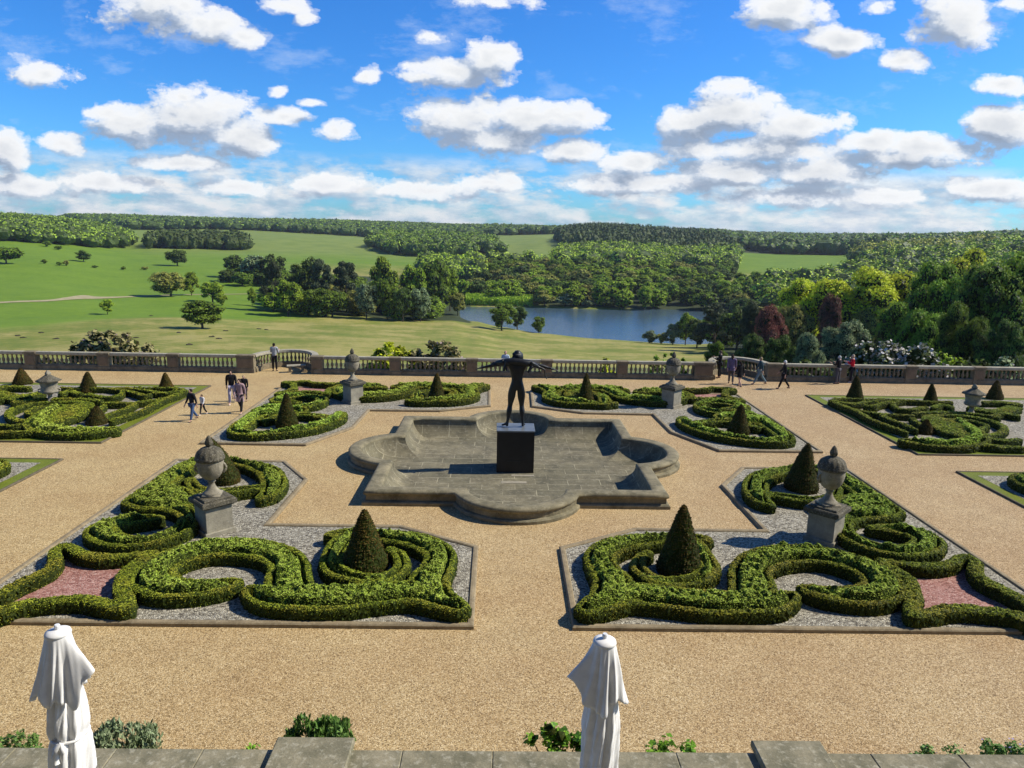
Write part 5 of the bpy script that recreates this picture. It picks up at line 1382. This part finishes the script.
fol('w_mid', (.23, .32, .032), trans=0, vs=.25, ns=.035); fol('w_dark', (.085, .125, .026), trans=0, vs=.25, ns=.03); fol('w_fresh', (.33, .43, .035), trans=0, vs=.25, ns=.03); fol('w_olive', (.40, .38, .06), trans=0, vs=.25, ns=.03)
wood('hillside_wood', 'green hillside wood above the upper left meadow', [([(-170, 760), (60, 760), (100, 800), (128, 860), (128, 1000), (90, 1250), (-170, 1250)], 12, 10, 16, 70)], 'w_mid', 1, LS0=1.9)
wood('dark_wood', 'dark flat-topped wood in the left distance', [([(150, 850), (243, 870), (238, 1000), (160, 1000)], 10, 12, 17, 40)], 'w_dark', 2)
wood('skyline_wood', 'long wood along the left skyline', [([(85, 1600), (130, 1420), (250, 1400), (370, 1330), (480, 1450), (590, 1500), (640, 1900), (640, 2300), (60, 2300)], 15, 12, 18, 20)], 'w_mid', 3)
wood('middle_wood', 'rounded green wood on the far meadow above the belt', [([(372, 930), (392, 850), (440, 830), (500, 880), (495, 1000), (440, 1160), (390, 1120)], 11, 13, 19, 90)], 'w_mid', 4, LS0=1.8)
wood('conifer_wood', 'dark conifer wood on the hill beyond the lake', [([(560, 1050), (575, 900), (620, 830), (700, 760), (735, 850), (730, 1150), (700, 1500), (600, 1600), (565, 1400)], 11, 13, 20, 20)], 'w_dark', 5, True)
wood('lake_wood', 'mixed green wood rising behind the lake', [([(430, 560), (470, 530), (480, 640), (735, 641), (736, 700), (735, 860), (690, 790), (610, 850), (568, 800), (562, 652), (430, 648)], 13, 12, 17, 190)], 'w_fresh', 6, LS0=1.45)
wood('ridge_wood', 'dark wood along the right skyline', [([(700, 1050), (790, 960), (900, 930), (1000, 950), (1250, 900), (1250, 2000), (980, 1900), (700, 2300)], 15, 12, 19, 18)], 'w_mid', 7)
wood('dip_wood', 'sunlit green wood above the right-hand trees', [([(775, 420), (1250, 300), (1250, 900), (900, 920), (882, 760), (868, 600), (850, 555), (775, 545)], 12, 11, 17, 130)], 'w_fresh', 8, LS0=1.6)
wood('bronze_wood', 'yellowish young trees on the right-hand hillside', [([(860, 700), (930, 690), (1000, 720), (990, 800), (870, 820)], 11, 14, 19, 110)], 'w_olive', 9, LS0=1.6)
# reeds on the far shore
b = MB(); rgq = np.random.default_rng(4); n = 9000
px = rgq.uniform(466, 534, n); rr = rgq.uniform(421, 446, n); az = np.interp(px, list(CO.keys()), AZ); x = CAM_X+rr*np.sin(az); y = rr*np.cos(az)
P = np.stack([x, y, np.maximum(Zt(x, y), WATER-.2)+rgq.uniform(.3, 4.2, n)], 1); V, F = leaf_quads(P, .9, rg=rgq, elong=1.8, spike=True); b.add(V, F)
tag(b.build('reed_bed', M['f_fresh']), 'pale green reeds and scrub at the left end of the lake', 'reeds', kind='stuff')
# tussocks / mole hills in the rough grass
for i, (px, v) in enumerate([(7, 336), (12, 338), (46, 339), (88, 334), (182, 345), (172, 333), (206, 337), (213, 339), (220, 331), (145, 316), (128, 338), (31, 333), (262, 330), (254, 329)]):
    r = r_at(px, v, 110, 400); g = ground(px, r)
    rgm = np.random.default_rng(i); V = ICO1[0]*(1+rgm.normal(size=(42, 1))*.2)*np.array([.75, .6, .28])
    b = MB(); b.add(V, ICO1[1]); o = b.build('molehill', M['mole'] if 'mole' in M else M.setdefault('mole', m_plain('dark_earth', (.05, .042, .025), .9)))
    o.location = g; tag(o, 'dark earth mound dotted on the rough grass at left', 'mound', 'dark mounds on the rough grass')

# shrubs just outside the balustrade
def bshrub(px0, px1, top, y, n, ls, mat, label, seed, blo=None, dy=1.3, base=-3.2, group=None):
    pc = (px0+px1)/2; tz = atD(pc, top, y).z; x0 = atD(px0, 352, y).x; x1 = atD(px1, 352, y).x
    return shrub('shrub', (x0+x1)/2, y, (x1-x0)/2*1.08, dy, tz-base, n, ls, M[mat], label, 'shrub', z=base, seed=seed, bloom=blo, group=group)
bshrub(66, 160, 315, 49.3, 5200, .26, 'f_rhodbrown', 'dark spreading rhododendron with faded flowers behind the left balustrade', 31, (M['pinkflower'], 420, .22))
bshrub(34, 66, 343, 49.0, 700, .22, 'f_rhodbrown', 'low brownish sprigs left of the dark rhododendron', 37)
bshrub(362, 425, 330, 49.2, 4200, .20, 'f_yellow', 'yellow-green bush behind the middle balustrade', 32)
bshrub(402, 474, 329, 48.9, 3600, .26, 'f_rhodbrown', 'dark budding bush right of the yellow-green one', 33, (M['pinkflower'], 260, .2))
bshrub(595, 618, 349, 48.6, 700, .18, 'f_yellow', 'small yellow-green bush peeping over the middle balustrade', 36)
bshrub(838, 955, 328, 50.0, 6500, .26, 'f_rhod', 'broad white-flowering rhododendron behind the right balustrade', 34, (M['flower'], 3600, .26), dy=2.0)
bshrub(925, 965, 336, 52.5, 1800, .2, 'f_fresh', 'rounded yellow-green shrub behind the white blossom', 35)
bshrub(992, 1026, 343, 49.0, 1500, .24, 'f_grey', 'grey-green shrub at the right end of the balustrade', 38, (M['flower'], 120, .15))
bshrub(640, 700, 346, 47.6, 900, .16, 'f_near', 'ivy sprawling over the balustrade left of the right bay', 39, dy=.4, base=-1.0)
bshrub(772, 838, 350, 48.5, 2600, .2, 'f_dark', 'dark evergreen bush behind the right pier', 40)
bshrub(955, 992, 345, 48.5, 1500, .2, 'f_dark', 'dark evergreen bush left of the grey-green shrub', 41)

# ================================================================== SKY
w = bpy.data.worlds.new('World'); scene.world = w; w.use_nodes = True; t = NT(w.node_tree); t.n.clear()
out = t.node('ShaderNodeOutputWorld'); bg = t.node('ShaderNodeBackground'); t.link(bg.outputs[0], out.inputs[0])
SKY_STR = .07
bg.inputs[1].default_value = SKY_STR
sk = t.node('ShaderNodeTexSky', sky_type='NISHITA', sun_disc=False); sk.sun_elevation = SUN_EL; sk.sun_rotation = SUN_AZ; sk.altitude = 100; sk.air_density = 1.0; sk.dust_density = .6; sk.ozone_density = 2.5
tc = t.node('ShaderNodeTexCoord'); sx = t.node('ShaderNodeSeparateXYZ'); t.link(tc.outputs['Generated'], sx.inputs[0])
yy = t.math('MAXIMUM', sx.outputs[1], .02)
U_ = t.math('DIVIDE', sx.outputs[0], yy); W_ = t.math('DIVIDE', sx.outputs[2], yy)
cb = t.node('ShaderNodeCombineXYZ'); t.link(U_, cb.inputs[0]); t.link(W_, cb.inputs[1]); P0 = cb.outputs[0]
def vm(op, a, b=None, out=0):
    n = t.node('ShaderNodeVectorMath', operation=op)
    for i, v in enumerate((a, b)):
        if v is None: continue
        if isinstance(v, tuple): n.inputs[i].default_value = v
        else: t.link(v, n.inputs[i])
    return n.outputs[out]
def uw(px, py): d = ray(px, py); return d.x/d.y, d.z/d.y
CL = [(150, 8, 62, 24, 1), (200, 24, 52, 20, 1), (243, 38, 28, 12, .8), (285, 6, 34, 13, 1), (302, 17, 14, 8, .7), (46, 75, 35, 16, 1), (4, 150, 27, 24, 1), (62, 143, 26, 14, 1),
      (130, 126, 48, 24, 1.1), (190, 118, 60, 36, 1.25), (240, 138, 48, 24, 1.1), (185, 98, 30, 14, .9), (104, 114, 26, 11, .8), (178, 163, 50, 10, .9), (285, 117, 36, 11, .9), (336, 131, 24, 12, .8),
      (280, 90, 11, 6, .6), (313, 103, 16, 5, .6), (366, 76, 15, 12, .7), (452, 70, 56, 18, 1), (490, 62, 36, 24, 1), (425, 76, 26, 8, .8), (470, 118, 62, 24, 1.1), (535, 118, 72, 22, 1.1), (500, 140, 62, 20, 1.1), (572, 152, 42, 16, .9), (430, 38, 18, 8, .55), (490, 2, 42, 9, .7),
      (784, 7, 46, 22, 1), (842, 41, 42, 15, 1), (905, 60, 28, 13, .9), (955, 24, 50, 32, 1.15), (1004, 84, 36, 11, .9), (1010, 4, 24, 8, .7), (738, 88, 30, 10, .7), (880, 8, 20, 12, .6),
      (692, 124, 50, 22, 1.1), (735, 112, 54, 26, 1.2), (800, 126, 58, 22, 1.15), (760, 150, 95, 18, 1.15), (640, 162, 50, 16, .95), (735, 172, 80, 20, 1.05), (820, 172, 80, 18, 1.05), (1005, 128, 52, 24, 1.15), (935, 148, 76, 18, 1.1), (872, 142, 44, 14, 1), (600, 186, 60, 14, .85), (490, 182, 50, 12, .75), (100, 184, 70, 12, .75), (230, 187, 60, 10, .7), (985, 190, 60, 14, .85), (890, 196, 70, 12, .8), (700, 148, 60, 14, .8), (900, 160, 90, 12, .85), (660, 182, 70, 14, 1.0), (790, 196, 90, 12, .9), (430, 190, 70, 12, .85), (30, 186, 60, 13, .85), (330, 186, 60, 12, .8)]
def field(P):
    # domain-warped distances to the clouds' bodies
    acc = None
    for (px, py, rx, ry, s) in CL:
        u, w_ = uw(px, py); d = vm('MULTIPLY', vm('SUBTRACT', P, (u, w_, 0)), (FPX/rx/.95, FPX/ry/.93, 0)); l = vm('LENGTH', d, None, 1)
        e = t.math('MULTIPLY', t.math('SUBTRACT', 1.0, l), .62*s)
        acc = e if acc is None else t.math('MAXIMUM', acc, e)
    acc = t.math('MAXIMUM', acc, -.6)
    sc = vm('MULTIPLY', P, (1.0, 1.55, 1.0))
    n1 = t.noise(sc, 13.0, 9, .62); n2 = t.noise(vm('ADD', sc, (3.1, 1.7, 0)), 40.0, 7, .62)
    return t.math('ADD', acc, t.math('ADD', t.math('MULTIPLY', t.math('SUBTRACT', n1, .5), 1.5), t.math('MULTIPLY', t.math('SUBTRACT', n2, .5), .40)))
F0 = field(P0)
F1 = field(vm('ADD', P0, (.014, .022, 0)))
al = t.math('MULTIPLY', t.ramp(F0, [(.0, (0, 0, 0)), (.06, (.28,)*3), (.20, (.90,)*3), (.42, (1, 1, 1))], 'EASE'), 1.0)
lit = t.math('ADD', t.math('MULTIPLY', t.math('SUBTRACT', F0, F1), 1.35), .53)
thick = t.ramp(F0, [(.0, (1, 1, 1)), (.35, (.90, .91, .93)), (.8, (.68, .71, .76))])
cc = t.mix(1.0, t.ramp(lit, [(.22, (.36, .44, .57)), (.49, (.57, .65, .77)), (.68, (.93, .96, 1.0)), (.95, (1.10, 1.10, 1.09))]), thick, 'MULTIPLY')
# layers of small flat clouds towards the horizon
hP = vm('MULTIPLY', P0, (1.0, 2.7, 1.0))
h1 = t.noise(hP, 11.0, 9, .6); h1b = t.noise(vm('ADD', hP, (.012, .035, 0)), 11.0, 9, .6)
hbig = t.noise(vm('ADD', P0, (5, 2, 0)), 3.0, 2, .5)
hf = t.math('ADD', h1, t.math('MULTIPLY', t.math('SUBTRACT', hbig, .5), .35))
hm = t.ramp(W_, [(.0, (.9,)*3), (.06, (1, 1, 1)), (.08, (.85,)*3), (.105, (0, 0, 0))])
ha = t.math('MULTIPLY', t.ramp(hf, [(.38, (0, 0, 0)), (.48, (.75,)*3), (.60, (1, 1, 1))]), hm)
hl = t.math('ADD', t.math('MULTIPLY', t.math('SUBTRACT', h1, h1b), 2.2), .58)
hc = t.ramp(hl, [(.3, (.50, .60, .74)), (.55, (.70, .78, .88)), (.85, (.98, .99, 1.0))])
# blue of the clear sky
hs = t.node('ShaderNodeHueSaturation'); t.link(sk.outputs[0], hs.inputs['Color']); hs.inputs['Saturation'].default_value = 1.25; hs.inputs['Value'].default_value = 1.0
el = t.math('MAXIMUM', sx.outputs[2], 0.0)
K = 1.0/SKY_STR
SKYC = vm('MULTIPLY', vm('MULTIPLY', hs.outputs[0], (.64, 1.42, 2.25)), t.ramp(sx.outputs[2], [(.40, (1, 1, 1)), (.8, (.42, .42, .42))]))
def scale(c, k): return vm('MULTIPLY', c, (k, k, k))
front = t.math('GREATER_THAN', sx.outputs[1], .05)
wn = t.noise(vm('MULTIPLY', vm('ADD', P0, (2.3, 4.1, 0)), (1.0, 2.4, 1)), 6.5, 9, .68)
wa = t.math('MULTIPLY', t.ramp(wn, [(.53, (0, 0, 0)), (.78, (.5,)*3)]), front)
SKYC = t.mix(wa, SKYC, (K*.70, K*.78, K*.88))
c = t.mix(t.math('MULTIPLY', ha, front), SKYC, scale(hc, K*.80))
c = t.mix(t.math('MULTIPLY', al, front), c, scale(cc, K*.86))
t.link(c, bg.inputs[0])
w.cycles.sampling_method = 'MANUAL'; w.cycles.sample_map_resolution = 512
scene.render.film_transparent = False
scene.cycles.use_denoising = True

# ================================================================== AIR
hz = bpy.data.materials.new('haze'); hz.use_nodes = True; n_ = hz.node_tree.nodes; n_.clear()
o_ = n_.new('ShaderNodeOutputMaterial'); pv = n_.new('ShaderNodeVolumePrincipled'); hz.node_tree.links.new(pv.outputs[0], o_.inputs['Volume'])
pv.inputs['Color'].default_value = (.80, .88, 1.0, 1); pv.inputs['Density'].default_value = HAZE; pv.inputs['Anisotropy'].default_value = .3
b = MB(); b.box(-9500, 9500, -9500, 9500, -45, 75)
if HAZE > 0: tag(b.build('haze', hz), 'thin summer haze over the valley', 'haze', kind='stuff')
